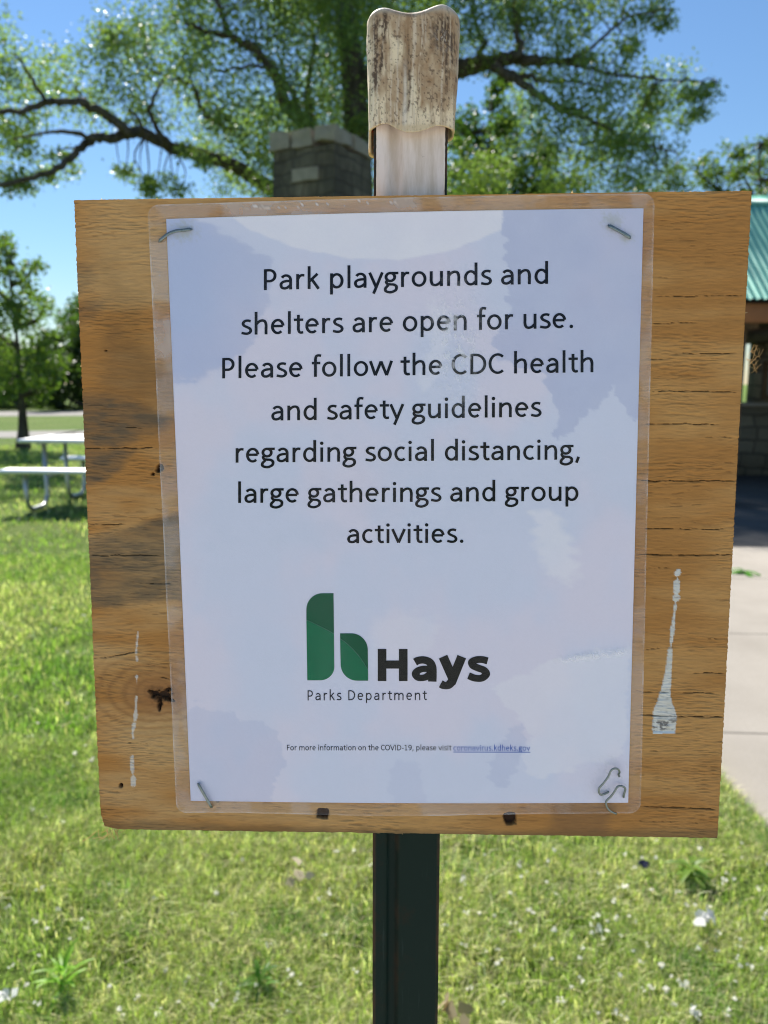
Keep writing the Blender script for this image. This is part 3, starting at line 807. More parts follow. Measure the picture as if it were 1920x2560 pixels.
# cracks along the face veneer
k_ = 1 / 1.1573
CR = [(1632, 1868, 739, 740, .8), (1604, 1745, 808, 807, .9), (1745, 1766, 807, 820, .6), (1690, 1863, 885, 882, 1.0), (1604, 1672, 896, 897, .6), (1602, 1860, 977, 979, 1.1), (1600, 1803, 1059, 1061, 1.2),
      (1755, 1850, 1092, 1093, .7), (1597, 1845, 1202, 1201, 1.5), (1595, 1830, 1322, 1323, .8), (1593, 1833, 1387, 1387, 1.5), (1594, 1690, 1420, 1421, .6), (1748, 1806, 1598, 1598, .6), (1590, 1700, 1628, 1614, .5),
      (1730, 1817, 1682, 1684, .9), (1583, 1805, 1727, 1735, .8), (1578, 1812, 1788, 1794, 1.6), (1607, 1720, 1876, 1880, .5), (1598, 1793, 2016, 2024, 1.2), (1560, 1790, 2050, 2060, .5), (1632, 1720, 550, 551, .5),
      (200, 392, 1121, 1120, 1.3), (293, 375, 1067, 1070, .6), (222, 312, 1312, 1311, 1.0), (370, 402, 1011, 1012, .5), (224, 416, 1390, 1388, 1.2), (345, 440, 1458, 1458, .8), (234, 352, 1648, 1629, 1.2),
      (360, 388, 1688, 1689, .8), (388, 432, 1689, 1699, .8), (250, 430, 1852, 1862, .4), (290, 370, 1985, 1980, .4), (480, 600, 2020, 2022, .5), (1040, 1380, 2040, 2036, .3), (225, 262, 702, 703, .4), (1610, 1690, 690, 694, .4), (1700, 1860, 640, 636, .35)]
CR += [(300, 345, 1668, 1655, .4), (345, 392, 1655, 1662, .4), (310, 352, 1700, 1692, .35), (252, 300, 1690, 1678, .3), (395, 436, 1775, 1768, .35), (250, 420, 1885, 1880, .3), (300, 430, 1915, 1908, .3)]
crack = np.zeros(X.shape); Xs, Ys = X * K, Y * K
for i, (xa, xb, ya, yb, w) in enumerate(CR):
    mid = ya + (yb - ya) * np.clip((Xs - xa) / (xb - xa), 0, 1) + (fbm(Xs / 26, Xs * 0 + i, 120 + i, 4) - .5) * 6
    ww = w * .68 * np.clip(np.minimum((Xs - xa + 14) / 40, (xb - Xs + 10) / 30), 0, 1) * (.45 + 1.0 * vnoise(Xs / 12, Xs * 0 + i, 300 + i))
    crack = np.maximum(crack, np.clip(ww / np.maximum(np.abs(Ys - mid), .35) - .6, 0, 1) * (ww > .05))
fine = sstep(.705, .75, fbm(gx / 7, (gy + warp * .5) / .75, 140, 3)) * sstep(.45, .7, fbm(gx / 40, gy / 18, 141))
# paint runs
def run(pts, seed):
    p = np.array(pts, float)                              # (y, centre x, half width)
    cx_ = np.interp(Y, p[:, 0], p[:, 1]); hw = np.interp(Y, p[:, 0], p[:, 2], left=-9, right=-9)
    fe = (vnoise(X * 0 + seed, Y / 2.2, seed) - .5) * 2.5 + (fbm(X / 5, Y / 3, seed + 2) - .5) * 4
    return sstep(-.8, .8, hw - np.abs(X - cx_) + fe * np.clip(hw / 7, .25, .6))
cq = lambda a: [((1300 + y / 2.633) * k_, (1400 + x / 2.633) * k_, w / 2.633 * k_ * .5) for y, x, w in a]
paint = run(cq([(324, 778, 20), (345, 775, 44), (366, 770, 34), (372, 769, 0), (388, 775, 12), (405, 768, 42), (470, 767, 44), (488, 766, 24), (500, 765, 44), (532, 764, 40), (540, 760, 6), (575, 757, 26), (600, 755, 12), (650, 748, 16), (720, 740, 34), (765, 736, 22), (800, 732, 18), (832, 730, 8), (842, 724, 30),
                (900, 722, 34), (1000, 712, 42), (1080, 703, 58), (1130, 692, 66), (1200, 687, 96), (1240, 685, 138), (1290, 690, 154), (1340, 687, 158), (1400, 682, 146), (1406, 682, 140)]), 31)
cq2 = lambda a: [((1300 + y / 2.634) * k_, (180 + x / 2.634) * k_, w / 2.634 * k_ * .5) for y, x, w in a]
paint2 = run(cq2([(730, 436, 4), (780, 430, 12), (860, 424, 12), (930, 428, 14), (934, 428, -4), (1015, 426, -4), (1030, 426, 22), (1050, 426, 4), (1090, 428, -3), (1150, 426, -3), (1165, 424, 14), (1250, 420, 14), (1262, 420, 22), (1300, 418, 26), (1385, 402, 18), (1400, 398, 12), (1440, 404, 16), (1445, 400, -6), (1540, 400, -6), (1560, 396, 24), (1640, 396, 24), (1680, 402, 8), (1695, 404, 34), (1750, 403, 30), (1762, 403, 4)]), 37)
wear = sstep(.62, .78, fbm(X / 9, Y / 5, 150))
pc = mixc(np.zeros(X.shape + (3,)) + (.74, .75, .70), (.40, .37, .30), fbm(X / 14, Y / 10, 151) * .5 + wear * .3)
lowgrime = poly_mask([(1410, 1556), (1475, 1552), (1470, 1578), (1408, 1580)], 6, 4, 152) * sstep(.45, .6, fbm(X / 6, Y / 5, 153))
pc = mixc(pc, (.13, .12, .11), lowgrime * .85)
blue = sstep(1577, 1580, Y) * (paint > .2); pc = mixc(pc, (.45, .60, .74), blue * .6)
pm_ = paint * (1 - .45 * wear * (Y < 1420)); pm2 = paint2 * (.72 - .5 * wear)
col = col * (1 - pm_[..., None]) + pc * pm_[..., None]
col = col * (1 - pm2[..., None]) + (pc * 1.05) * pm2[..., None]
col = mixc(col, (.17, .085, .03), fine * .3 * (1 - .8 * pm_))
col = mixc(col, (.030, .016, .008), np.clip(crack, 0, 1) * .97)
col = mixc(col, (.15, .07, .026), np.clip(sstep(2.6, .9, kr) * .8, 0, 1))
col = mixc(col, (.042, .020, .010), hole)
relief = (grain - .5) * .00035 + (grain2 - .5) * (.0003 + .0009 * sstep(.45, .7, fbm(gx / 35, gy / 14, 171))) - crack * .0011 - hole * .0028 - fine * .0003 + pm_ * .00025
relief += (fbm(gx / 3.2, gy / 1.1, 160, 3) - .5) * .00022 * (1 + grime)
q = q + BN * relief[..., None]
V = q.reshape(-1, 3); cols = col.reshape(-1, 3)
i0 = (np.arange(NY - 1)[:, None] * NX + np.arange(NX - 1)[None, :]).ravel()
F = [np.column_stack([i0, i0 + NX, i0 + NX + 1, i0 + 1])]
rim = np.concatenate([np.arange(NX), np.arange(1, NY) * NX + NX - 1, (NY - 1) * NX + np.arange(NX - 2, -1, -1), np.arange(NY - 2, 0, -1) * NX])
nb = len(rim); depth = [.0035, .0075, BT - .0008]
ext = [V]; ec = [cols]; prev = rim
for d, cc_ in zip(depth, ((.55, .34, .15), (.36, .2, .08), (.55, .34, .15))):
    idx = sum(len(a) for a in ext) + np.arange(nb)
    ext.append(V[rim] - BN * d); ec.append(np.tile(cc_, (nb, 1)))
    F.append(np.column_stack([prev, idx, np.roll(idx, -1), np.roll(prev, -1)])); prev = idx
back = len(np.concatenate(ext)); ext.append((BO - BN * (BT - .0008))[None]); ec.append(np.array([[.45, .26, .1]]))
F.append(np.column_stack([prev, np.full(nb, back), np.roll(prev, -1)]))
s = NT('weathered_plywood'); v = s.coord('Object', (1, 1, 14)); n = s.noise(v, 260, 3, .7)
c = s.mix(s.ramp(n, [(.3, .11), (.55, 0.0)]), s.attr('tint'), (.12, .06, .02))
s.principled(c, .72, spec=.22, bump=s.bump(n, .25, .0004)); M_ply = s.m
board = obj('plywood_board', np.concatenate(ext), F, M_ply, sign, cols=np.concatenate(ec), smooth=True)
fr = MB()                                                   # frayed fibres at the lower left corner and the right edge
bl0 = on_board(np.array(232.), np.array(1793.), -.004)
for _ in range(16):
    a = bl0 + BR1 * rng.uniform(-.004, .009) + BN * rng.uniform(-.004, .004); d = -BR2 + BR1 * rng.normal() * .8 + BN * rng.normal() * .4
    L = rng.uniform(.002, .0065); p = smooth_path([a + BR2 * .0015, a + d * L * .5, a + d * L + BR1 * rng.normal() * .002], 4); fr.tube(p, .00012, 4, cap=False)
for (ex_, ey_) in ((1617, 790), (1612, 775), (1622, 760)):
    a0 = on_board(np.array(float(ex_)), np.array(float(ey_)), -.005)
    for _ in range(5):
        p = smooth_path([a0, a0 + BR1 * rng.uniform(0, .004) + BR2 * rng.uniform(-.004, .004), a0 + BR1 * rng.uniform(.002, .006) + BR2 * rng.uniform(-.006, .006)], 5); fr.tube(p, .00005, 4, cap=False)
for _ in range(420):
    e_ = rng.random(); h_ = rng.random()
    if e_ < .42: a0 = TLb + (BLb - TLb) * h_; out = -BR1
    elif e_ < .72: a0 = TRb + (BRb - TRb) * h_; out = BR1
    elif e_ < .9: a0 = TLb + (TRb - TLb) * h_; out = BR2
    else: a0 = BLb + (BRb - BLb) * h_; out = -BR2
    a0 = a0 - BN * rng.uniform(.001, .006); L = rng.uniform(.0003, .0011) * (2 if rng.random() < .06 else 1)
    al = np.cross(out, BN); w_ = al * rng.uniform(.0002, .0009)
    fr.add([a0 - w_ - out * .0004, a0 + w_ - out * .0004, a0 + out * L + al * rng.normal() * .0003 + BN * rng.normal() * .0002], [(0, 1, 2)])
s = NT('wood_fibre'); d1 = s.n('BsdfDiffuse'); d1.inputs[0].default_value = (.62, .47, .27, 1); t1_ = s.n('BsdfTranslucent'); t1_.inputs[0].default_value = (.75, .55, .28, 1); mx_ = s.n('MixShader'); mx_.inputs[0].default_value = .55
s.l(d1.outputs[0], mx_.inputs[1]); s.l(t1_.outputs[0], mx_.inputs[2]); s.l(mx_.outputs[0], s.out.inputs[0])
kind(fr.build('frayed_fibre', s.m, board), 'stuff')

# rubber cap, a soft rounded sleeve with a wavy lip
NA, NH = 240, 150
cap_top = on_board(np.array(893.), np.array(34.), -.0185)
cap_bot = on_board(np.array(889.), np.array(293.), -.0185)
up = (cap_top - cap_bot); HC = np.linalg.norm(up); up /= HC
cr = pr - up * (pr @ up); cr /= np.linalg.norm(cr); cn = np.cross(up, cr); cn = cn if cn @ BN > 0 else -cn
ang = np.arange(NA) * 2 * math.pi / NA
_a = np.linspace(0, 2 * math.pi, 6001); _e = 2 / 3.2
_x = np.sign(np.cos(_a)) * np.abs(np.cos(_a)) ** _e; _y = np.sign(np.sin(_a)) * np.abs(np.sin(_a)) ** _e
_l = np.concatenate([[0], np.cumsum(np.hypot(np.diff(_x) * .0205, np.diff(_y) * .0118))]); _l /= _l[-1]
SEX = np.interp(np.arange(NA) / NA, _l, _x); SEY = np.interp(np.arange(NA) / NA, _l, _y)      # even spacing round the sleeve
ang = np.arctan2(SEY, SEX)
def cap_ring(t, shrink, lift):
    hw = (.0201 + .0012 * sstep(0, .8, t)) * shrink; hd = .0118 * shrink
    cx_ = SEX * hw; cy_ = SEY * hd
    return cx_, cy_, lift
V = []; capu = []
for k in range(NH):
    t = k / (NH - 1)
    if t < .80: tt = t / .80 * .9; sh = 1.0; lift = tt * HC
    else:
        a = (t - .80) / .20 * math.pi / 2; sh = max(.02, math.cos(a) ** .42); lift = HC * .9 + HC * .1 * math.sin(a)
    cx_, cy_, lf = cap_ring(lift / HC, sh, lift)
    xr = cx_ / .0205
    hump = (.0022 * np.exp(-((xr - .68) / .34) ** 2) + .0012 * np.exp(-((xr + .72) / .3) ** 2) - .0024 * np.exp(-((xr + .05) / .5) ** 2)) * sstep(.80, .97, lf / HC)
    front = sstep(-.002, .004, cy_)
    lip = ((-.0026 * np.exp(-((xr - .02) / .42) ** 2) + .0016 * np.exp(-((xr + .62) / .25) ** 2) + .0008 * np.exp(-((xr - .6) / .25) ** 2)) * front + (1 - front) * np.where(xr < .2, -.0075, 0) * sstep(.25, -.1, xr)) * (1 - sstep(0, .35, lf / HC))
    dent = 1 - .05 * np.exp(-((ang - math.pi / 2) / .5) ** 2) * sstep(.9, .4, lf / HC) 
    groove = -.0007 * np.exp(-((xr + .12) / .06) ** 2) * front * sstep(1, .7, lf / HC)
    wob = (fbm(ang * 2.2, np.full(NA, lf * 90), 21, 3) - .5) * .0012
    V.append(cap_bot + cr * (cx_ + wob)[:, None] + cn * (cy_ * dent + groove + wob * .6)[:, None] + up * (lf + hump + lip)[:, None])
outer = np.concatenate(V)
inner = []
for k in range(0, 8):
    base_r = V[0] if k == 0 else None
    cx_, cy_, lf = cap_ring(0, 1 - .055, 0)
    xr = cx_ / .0205
    lipz = (V[0] - cap_bot) @ up
    inner.append(cap_bot + cr * (cx_ * .99)[:, None] + cn * (cy_ * .88)[:, None] + up * (lipz + .0006 + k * .004)[:, None])
AV = np.concatenate([outer] + inner)
F = []
for k in range(NH - 1):
    j = np.arange(NA); F.append(np.column_stack([k * NA + j, k * NA + (j + 1) % NA, (k + 1) * NA + (j + 1) % NA, (k + 1) * NA + j]))
o_ = NH * NA; j = np.arange(NA)
F.append(np.column_stack([o_ + j, o_ + (j + 1) % NA, (j + 1) % NA, j]))
for k in range(7):
    F.append(np.column_stack([o_ + (k + 1) * NA + j, o_ + (k + 1) * NA + (j + 1) % NA, o_ + k * NA + (j + 1) % NA, o_ + k * NA + j]))
rel = AV - cap_bot; U_ = rel @ cr * 1000; H_ = rel @ up / HC; Nn = rel @ cn * 1000
xw = U_ + (fbm(U_ / 5, H_ * 4, 200, 3) - .5) * 2.2               # streaks wander a little on the way down
st1 = fbm(xw / 1.3, H_ * 1.4, 201, 4); st2 = fbm(U_ / 7, H_ * 3.2, 202, 4); fineg = fbm(U_ / .8, H_ * 44, 203, 4); st3 = fbm(xw / .55, H_ * 2.6, 208, 4); mott = fbm(U_ / 2.2, H_ * 16, 209, 4)
front_ = sstep(-1, 3, Nn)
ccol = np.zeros((len(AV), 3)) + (.80, .68, .47)
brown = sstep(.36, .60, st2 + .20 * sstep(-8, 8, U_) * sstep(.1, .5, H_) - .16 * sstep(.25, .05, H_) - .12 * sstep(-8, -16, U_)) * front_
ccol = mixc(ccol, (.36, .23, .12), brown * (.70 + .7 * (mott - .4)))
ccol = mixc(ccol, (.25, .155, .08), sstep(.55, .70, st1) * front_ * .5 * sstep(1.0, .8, H_))
ccol = mixc(ccol, (.84, .76, .60), sstep(.62, .74, fbm(xw / 1.1, H_ * 1.2, 211, 3)) * .45 * sstep(1., .8, H_))
rag = sstep(.40, .58, fineg * .55 + st3 * .45)
dkm = np.maximum.reduce([np.exp(-((xw + 16.3) / 1.5) ** 2) * sstep(.2, .45, H_) * sstep(.98, .8, H_), .9 * np.exp(-((xw + 13.6) / .8) ** 2) * sstep(.35, .5, H_) * sstep(.75, .6, H_), 1.1 * np.exp(-((xw + 12.6) / 1.3) ** 2) * sstep(.66, .76, H_) * sstep(.97, .88, H_),
    1.15 * np.exp(-((xw - 13.2) / 4.2) ** 2 - ((H_ - .74) / .15) ** 2), np.exp(-((xw - 18.0) / 1.5) ** 2) * sstep(.4, .6, H_) * sstep(.9, .7, H_), .8 * np.exp(-((xw + 1.6) / .7) ** 2) * sstep(.06, .2, H_) * sstep(.75, .55, H_), .75 * np.exp(-((xw - 14.8) / .9) ** 2) * sstep(.2, .4, H_)]) * front_
ccol = mixc(ccol, (.075, .046, .028), np.clip(dkm * (.25 + 1.1 * rag), 0, .93))
ccol = mixc(ccol, (.60, .55, .46), np.exp(-((xw - 13.0) / 3) ** 2 - ((H_ - .70) / .07) ** 2) * sstep(.55, .66, fineg) * .9)
ccol = mixc(ccol, (.11, .07, .042), sstep(.62, .72, fineg) * .7 * front_ * sstep(.97, .85, H_))
ccol = mixc(ccol, (.82, .77, .66), np.exp(-((xw + 3.2) / .75) ** 2) * .65 * sstep(.62, .35, H_) * front_)
ccol = mixc(ccol, (.80, .74, .60), sstep(.90, .99, H_) * .6)  # paler crown, a top highlight put into the colour
ccol = mixc(ccol, (.62, .50, .31), sstep(.035, .0, H_) * .7)
s = NT('grimy_rubber'); v = s.coord('Object'); n = s.noise(v, 700, 4, .7); n2 = s.noise(s.coord('Object', (1, 1, .12)), 500, 3, .6)
c = s.mix(s.ramp(n, [(.32, .3), (.46, 0.0)]), s.attr('tint'), (.16, .10, .06))
p_ = s.principled(c, .62, spec=.3, bump=s.bump(s.math('ADD', n, n2), .35, .0006)); M_cap2 = s.m
p_.inputs['Subsurface Weight'].default_value = .12; p_.inputs['Subsurface Radius'].default_value = (.004, .0025, .0012); p_.inputs['Subsurface Scale'].default_value = 1.0
cap = obj('post_cap', AV, F, M_cap2, sign, cols=ccol, smooth=True)
mb = MB()                                                   # crumbs of bark and dead leaf lodged on the cap
def cap_surface(u, w):
    k = np.argmin(((rel[:NH * NA, :] @ cr * 1000 - u) ** 2 + (rel[:NH * NA] @ cn * 1000 - w) ** 2) - 40 * (H_[:NH * NA]) ** 2 * 10); return AV[k]
for u, w, n_ in ((-14, 2, 5), (-9, 3, 7), (-6, 1, 4), (15, 2, 4), (17.5, 1, 6), (13, 3, 3)):
    p0 = cap_surface(u, w)
    for _ in range(n_):
        c_ = p0 + cr * rng.normal() * .0012 + up * rng.uniform(-.0002, .0010)
        ax_ = rng.normal(size=(3, 3)); ax_, _r = np.linalg.qr(ax_); mb.box(c_, (rng.uniform(.0008, .0028), rng.uniform(.0004, .001), rng.uniform(.0003, .0008)), axes=ax_)
mb.build('bark_crumb', plain('bark_crumb', (.22, .12, .05), .9), cap)

# ------------------------------------------------------------------ laminated notice
WP, WT, WF = .0006, .00075, .0013                        # paper, print and film in front of the board's face (metres)
note = thing('laminated_notice', 'white laminated paper notice stapled to the plywood board with rust-free bent staples', 'notice', on_board(np.array(880.), np.array(1740.), 0.0))
note['label'] = 'white laminated paper notice with black lettering stapled to the plywood board'
def quad_grid(c4, nx, ny, w):
    a, b, c_, d = [on_board(np.array(float(x)), np.array(float(y)), w) for x, y in c4]
    sv, tv = np.meshgrid(np.linspace(0, 1, nx), np.linspace(0, 1, ny)); s3, t3 = sv[..., None], tv[..., None]
    i0 = (np.arange(ny - 1)[:, None] * nx + np.arange(nx - 1)[None, :]).ravel()
    return (a * (1 - s3) + b * s3) * (1 - t3) + (d * (1 - s3) + c_ * s3) * t3, sv, tv, np.column_stack([i0, i0 + nx, i0 + nx + 1, i0 + 1])
PAP = ((359, 473), (1390, 450), (1357, 1734), (412, 1730))
q, sv, tv, F = quad_grid(PAP, 300, 380, WP)
bow = -.0007 * np.sin(np.clip(sv, 0, 1) * math.pi) * np.exp(-tv * 9); q = q - BR2 * bow[..., None]; q = q - BR2 * (.0007 * np.sin(sv * math.pi) * np.exp(-(1 - tv) * 14))[..., None]
X, Y = to_photo(q)
# loosened film, damp and sky reflections painted into the paper colour, edges crisp
J = 16
damp_and_reflection = np.maximum.reduce([
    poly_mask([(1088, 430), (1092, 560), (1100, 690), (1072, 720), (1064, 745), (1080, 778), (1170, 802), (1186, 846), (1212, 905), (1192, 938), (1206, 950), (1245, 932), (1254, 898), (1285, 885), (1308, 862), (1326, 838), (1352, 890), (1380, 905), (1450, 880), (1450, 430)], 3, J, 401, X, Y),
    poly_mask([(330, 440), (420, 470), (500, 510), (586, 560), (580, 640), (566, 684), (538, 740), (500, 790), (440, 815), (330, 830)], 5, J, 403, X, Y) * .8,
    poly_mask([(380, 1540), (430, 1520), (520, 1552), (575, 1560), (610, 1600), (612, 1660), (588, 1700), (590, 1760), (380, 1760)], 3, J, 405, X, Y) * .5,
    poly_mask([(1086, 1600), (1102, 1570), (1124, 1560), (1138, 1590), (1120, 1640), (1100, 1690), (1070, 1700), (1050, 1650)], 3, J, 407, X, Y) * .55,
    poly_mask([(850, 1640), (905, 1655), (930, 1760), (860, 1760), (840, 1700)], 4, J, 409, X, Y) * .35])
pale = np.maximum.reduce([  # pale patches; the top arc and the streak are painted reflections
    poly_mask([(470, 440), (540, 498), (640, 535), (740, 556), (860, 562), (980, 540), (1086, 494), (1086, 440)], 3, 4, 411, X, Y) * .9,
    poly_mask([(1010, 468), (1086, 455), (1086, 497), (1000, 510)], 2, 3, 412, X, Y) * .8,
    poly_mask([(1150, 1110), (1180, 1100), (1225, 1150), (1250, 1240), (1230, 1268), (1170, 1220), (1155, 1170)], 14, 20, 413, X, Y) * .7,
    poly_mask([(1060, 1480), (1140, 1450), (1200, 1425), (1360, 1395), (1356, 1600), (1340, 1640), (1150, 1680), (1120, 1640), (1150, 1590)], 5, J, 414, X, Y) * .5,
    poly_mask([(800, 1330), (930, 1330), (960, 1350), (900, 1440), (800, 1440)], 12, 20, 415, X, Y) * .3,
    poly_mask([(920, 655), (960, 650), (975, 700), (960, 790), (920, 850), (900, 820), (935, 740)], 10, 14, 416, X, Y) * .5])
cloud = fbm(X / 190, Y / 210, 421, 4); cl2 = fbm(X / 60, Y / 60, 422, 4)
pcol = np.zeros(X.shape + (3,)) + (.735, .73, .86)
pcol = mixc(pcol, (.775, .735, .845), sstep(.42, .66, cloud) * .8)
pcol = mixc(pcol, (.68, .725, .87), sstep(.56, .34, cloud) * .8)
pcol = mixc(pcol, (.87, .86, .92), pale * (.65 + .5 * cl2))
pcol = mixc(pcol, (.50, .545, .74), damp_and_reflection * (.50 + .3 * cl2))
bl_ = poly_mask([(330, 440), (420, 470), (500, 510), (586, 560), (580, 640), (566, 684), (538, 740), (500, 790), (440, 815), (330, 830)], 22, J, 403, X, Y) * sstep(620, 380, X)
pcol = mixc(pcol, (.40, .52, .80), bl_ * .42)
pcol = pcol * (1 + (fbm(X / 3, Y / 3, 431, 2) - .5)[..., None] * .03)
for sx_, sy_, sr in ((1322, 478, 26), (1355, 512, 16), (400, 500, 30)):      # rust and dirt pulled in by the staples
    pcol = mixc(pcol, (.42, .45, .40), sstep(1.2, .1, np.hypot(X - sx_, Y - sy_) / sr + (fbm(X / 5, Y / 5, 433) - .5) * 1.4) * .55)
s = NT('printer_paper'); n = s.noise(s.coord('Object'), 900, 3)
s.principled(s.attr('tint'), .85, spec=.1, bump=s.bump(n, .1, .0001)); M_paper = s.m
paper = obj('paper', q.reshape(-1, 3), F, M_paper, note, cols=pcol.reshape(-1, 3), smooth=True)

# --- print
M_ink = plain('black_ink', (.010, .011, .016), .55, var=.2, scale=300, bump=0, spec=.06)
M_ink_soft = plain('dark_grey_ink', (.022, .024, .032), .55, var=.2, scale=300, bump=0, spec=.06)
M_blue = plain('blue_ink', (.010, .10, .48), .55, var=.1, scale=300, bump=0, spec=.06)
M_g1 = plain('dark_green_ink', (.006, .10, .048), .55, var=.12, scale=300, bump=0, spec=.06)
M_g2 = plain('mid_green_ink', (.008, .16, .075), .55, var=.12, scale=300, bump=0, spec=.06)
M_logo_black = plain('logo_black_ink', (.014, .016, .016), .55, var=.2, scale=300, bump=0, spec=.06)

def arc(cx, cy, rx, ry, a0, a1, n=18):
    a = np.radians(np.linspace(a0, a1, n)); return [(cx + rx * math.cos(t), cy + ry * math.sin(t)) for t in a]
def sp(*p): return [tuple(q_) for q_ in smooth_path([(x, y, 0) for x, y in p], 6)[:, :2]]
def glyph(ch):
    g = {
     'a': ([[(.375, 0), (.375, .20)] + [(.375, .28)] + arc(.235, .295, .14, .138, 0, 150, 16), sp((.375, .262), (.27, .262), (.16, .24), (.095, .19), (.085, .125), (.115, .06), (.19, .036), (.27, .055), (.365, .125))], .479),
     'r': ([[(.11, 0), (.11, .468)], sp((.11, .30), (.16, .385), (.225, .428), (.315, .425))], .349),
     'k': ([[(.11, 0), (.11, .705)], [(.365, .465), (.13, .245)], [(.19, .30), (.40, .0)]], .455),
     'P': ([[(.125, 0), (.125, .64)], [(.125, .605), (.25, .605)] + arc(.255, .437, .165, .168, 90, -90) + [(.125, .269)]], .517),
     'p': ([[(.11, -.185), (.11, .468)], arc(.268, .235, .163, .2, 145, -145, 30)], .525),
     'l': ([[(.115, 0), (.115, .705)]], .229),
     'y': ([[(.035, .465), (.228, .02)], [(.42, .465), (.185, -.115), (.15, -.185)]], .453),
     'g': ([arc(.212, .315, .132, .122, 0, 360, 26), [(.25, .436), (.455, .434)], sp((.13, .222), (.088, .165), (.125, .105), (.22, .088), (.32, .078), (.395, .02), (.375, -.09), (.225, -.155), (.08, -.12), (.062, -.04), (.115, .03), (.16, .07))], .471),
     'o': ([arc(.264, .235, .18, .202, 90, 450, 34)], .527),
     'u': ([sp((.107, .465), (.107, .30), (.107, .17), (.145, .065), (.23, .036), (.33, .072), (.418, .16)), [(.418, .465), (.418, 0)]], .525),
     'n': ([[(.11, 0), (.11, .468)], sp((.11, .315), (.20, .40), (.295, .434), (.38, .405), (.418, .30), (.418, .17), (.418, 0))], .525),
     'h': ([[(.11, 0), (.11, .705)], sp((.11, .315), (.20, .40), (.295, .434), (.38, .405), (.418, .30), (.418, .17), (.418, 0))], .525),
     'd': ([[(.418, 0), (.418, .705)], arc(.258, .235, .163, .2, 35, 325, 30)], .525),
     's': ([sp((.335, .415), (.25, .438), (.15, .42), (.098, .35), (.13, .285), (.21, .243), (.30, .195), (.335, .12), (.29, .055), (.195, .033), (.05, .062))], .391),
     'e': ([[(.09, .25), (.412, .25)], arc(.255, .236, .166, .2, 6, 312, 32)], .498),
     't': ([[(.165, .585), (.165, .20)] + sp((.165, .13), (.19, .06), (.245, .033), (.315, .045)), [(.025, .432), (.315, .432)]], .335),
     'f': ([[(.14, 0), (.14, .5)] + sp((.14, .56), (.165, .645), (.225, .672), (.315, .66)), [(.03, .432), (.29, .432)]], .305),
     'w': ([[(.03, .465), (.185, .015)], [(.185, .015), (.36, .45)], [(.36, .45), (.535, .015)], [(.535, .015), (.69, .465)]], .715),
     'v': ([[(.03, .465), (.226, .015)], [(.226, .015), (.42, .465)]], .452),
     'c': ([arc(.258, .235, .172, .2, 55, 308, 26)], .423),
     'm': ([[(.11, 0), (.11, .468)], sp((.11, .315), (.19, .40), (.28, .434), (.36, .40), (.40, .30), (.40, .17), (.40, 0)), sp((.40, .315), (.48, .40), (.57, .434), (.65, .40), (.69, .30), (.69, .17), (.69, 0))], .799),
     'i': ([[(.115, 0), (.115, .465)], 'dot', (.115, .60)], .229),
     'C': ([arc(.315, .32, .24, .287, 48, 312, 30)], .533),
     'D': ([[(.125, .0), (.125, .64)], [(.125, .605), (.23, .605)] + arc(.245, .32, .285, .285, 90, -90, 24) + [(.125, .035)]], .615),
     'F': ([[(.125, 0), (.125, .64)], [(.125, .605), (.42, .605)], [(.125, .315), (.395, .315)]], .459),
     'O': ([arc(.331, .32, .265, .287, 90, 450, 36)], .662),
     'V': ([[(.03, .64), (.283, .015)], [(.283, .015), (.54, .64)]], .567),
     'I': ([[(.125, 0), (.125, .64)]], .252),
     '-': ([[(.05, .24), (.255, .24)]], .306),
     '1': ([[(.09, .535), (.255, .62)], [(.255, .64), (.255, 0)], [(.10, .035), (.41, .035)]], .507),
     '9': ([arc(.25, .435, .165, .172, 0, 360, 26), sp((.415, .435), (.412, .28), (.36, .13), (.26, .055), (.12, .038))], .507),
     '.': (['dot', (.125, .05)], .252),
     ',': ([[(.145, .085), (.075, -.105)]], .25),
     ' ': ([], .226)}
    return g[ch]

class Ink:
    """flat printed shapes laid on the paper; every stroke sits a hair above the last so none share a plane"""
    def __init__(s, mapf): s.v = []; s.f = []; s.n = 0; s.map = mapf; s.k = 0
    def poly(s, pts2, faces):
        w = WT + (s.k % 12) * .000006; s.k += 1
        p = np.asarray(pts2, float); x, y = s.map(p[:, 0], p[:, 1])
        s.v.append(on_board(x, y, w)); s.f += [tuple(i + s.n for i in q_) for q_ in faces]; s.n += len(p)
    def stroke(s, path, tv, th):
        p = np.asarray(path, float); d = np.diff(p, axis=0); keep = np.concatenate([[True], np.hypot(*d.T) > 1e-6]); p = p[keep]
        d = np.diff(p, axis=0); d /= np.linalg.norm(d, axis=1)[:, None]
        closed = np.hypot(*(p[0] - p[-1])) < 1e-4
        nn = np.column_stack([-d[:, 1], d[:, 0]])
        na = np.vstack([nn[:1], nn]); nb_ = np.vstack([nn, nn[-1:]])
        if closed: na[0] = nn[-1]; nb_[-1] = nn[0]
        m_ = na + nb_; m_ /= np.linalg.norm(m_, axis=1)[:, None]; sc = 1 / np.clip((m_ * na).sum(1), .6, 1)
        hw = .5 * np.hypot(tv * m_[:, 0], th * m_[:, 1]) * sc
        a = p + m_ * hw[:, None]; b = p - m_ * hw[:, None]; n_ = len(p)
        s.poly(np.vstack([a, b]), [(i, n_ + i, n_ + i + 1, i + 1) for i in range(n_ - 1)])
    def dot(s, c, r): s.poly([(c[0] + r * math.cos(a), c[1] + r * math.sin(a)) for a in np.linspace(0, 2 * math.pi, 16, endpoint=False)], [tuple(range(16))])
    def build(s, name, mat, parent): return obj(name, np.concatenate(s.v), s.f, mat, parent)

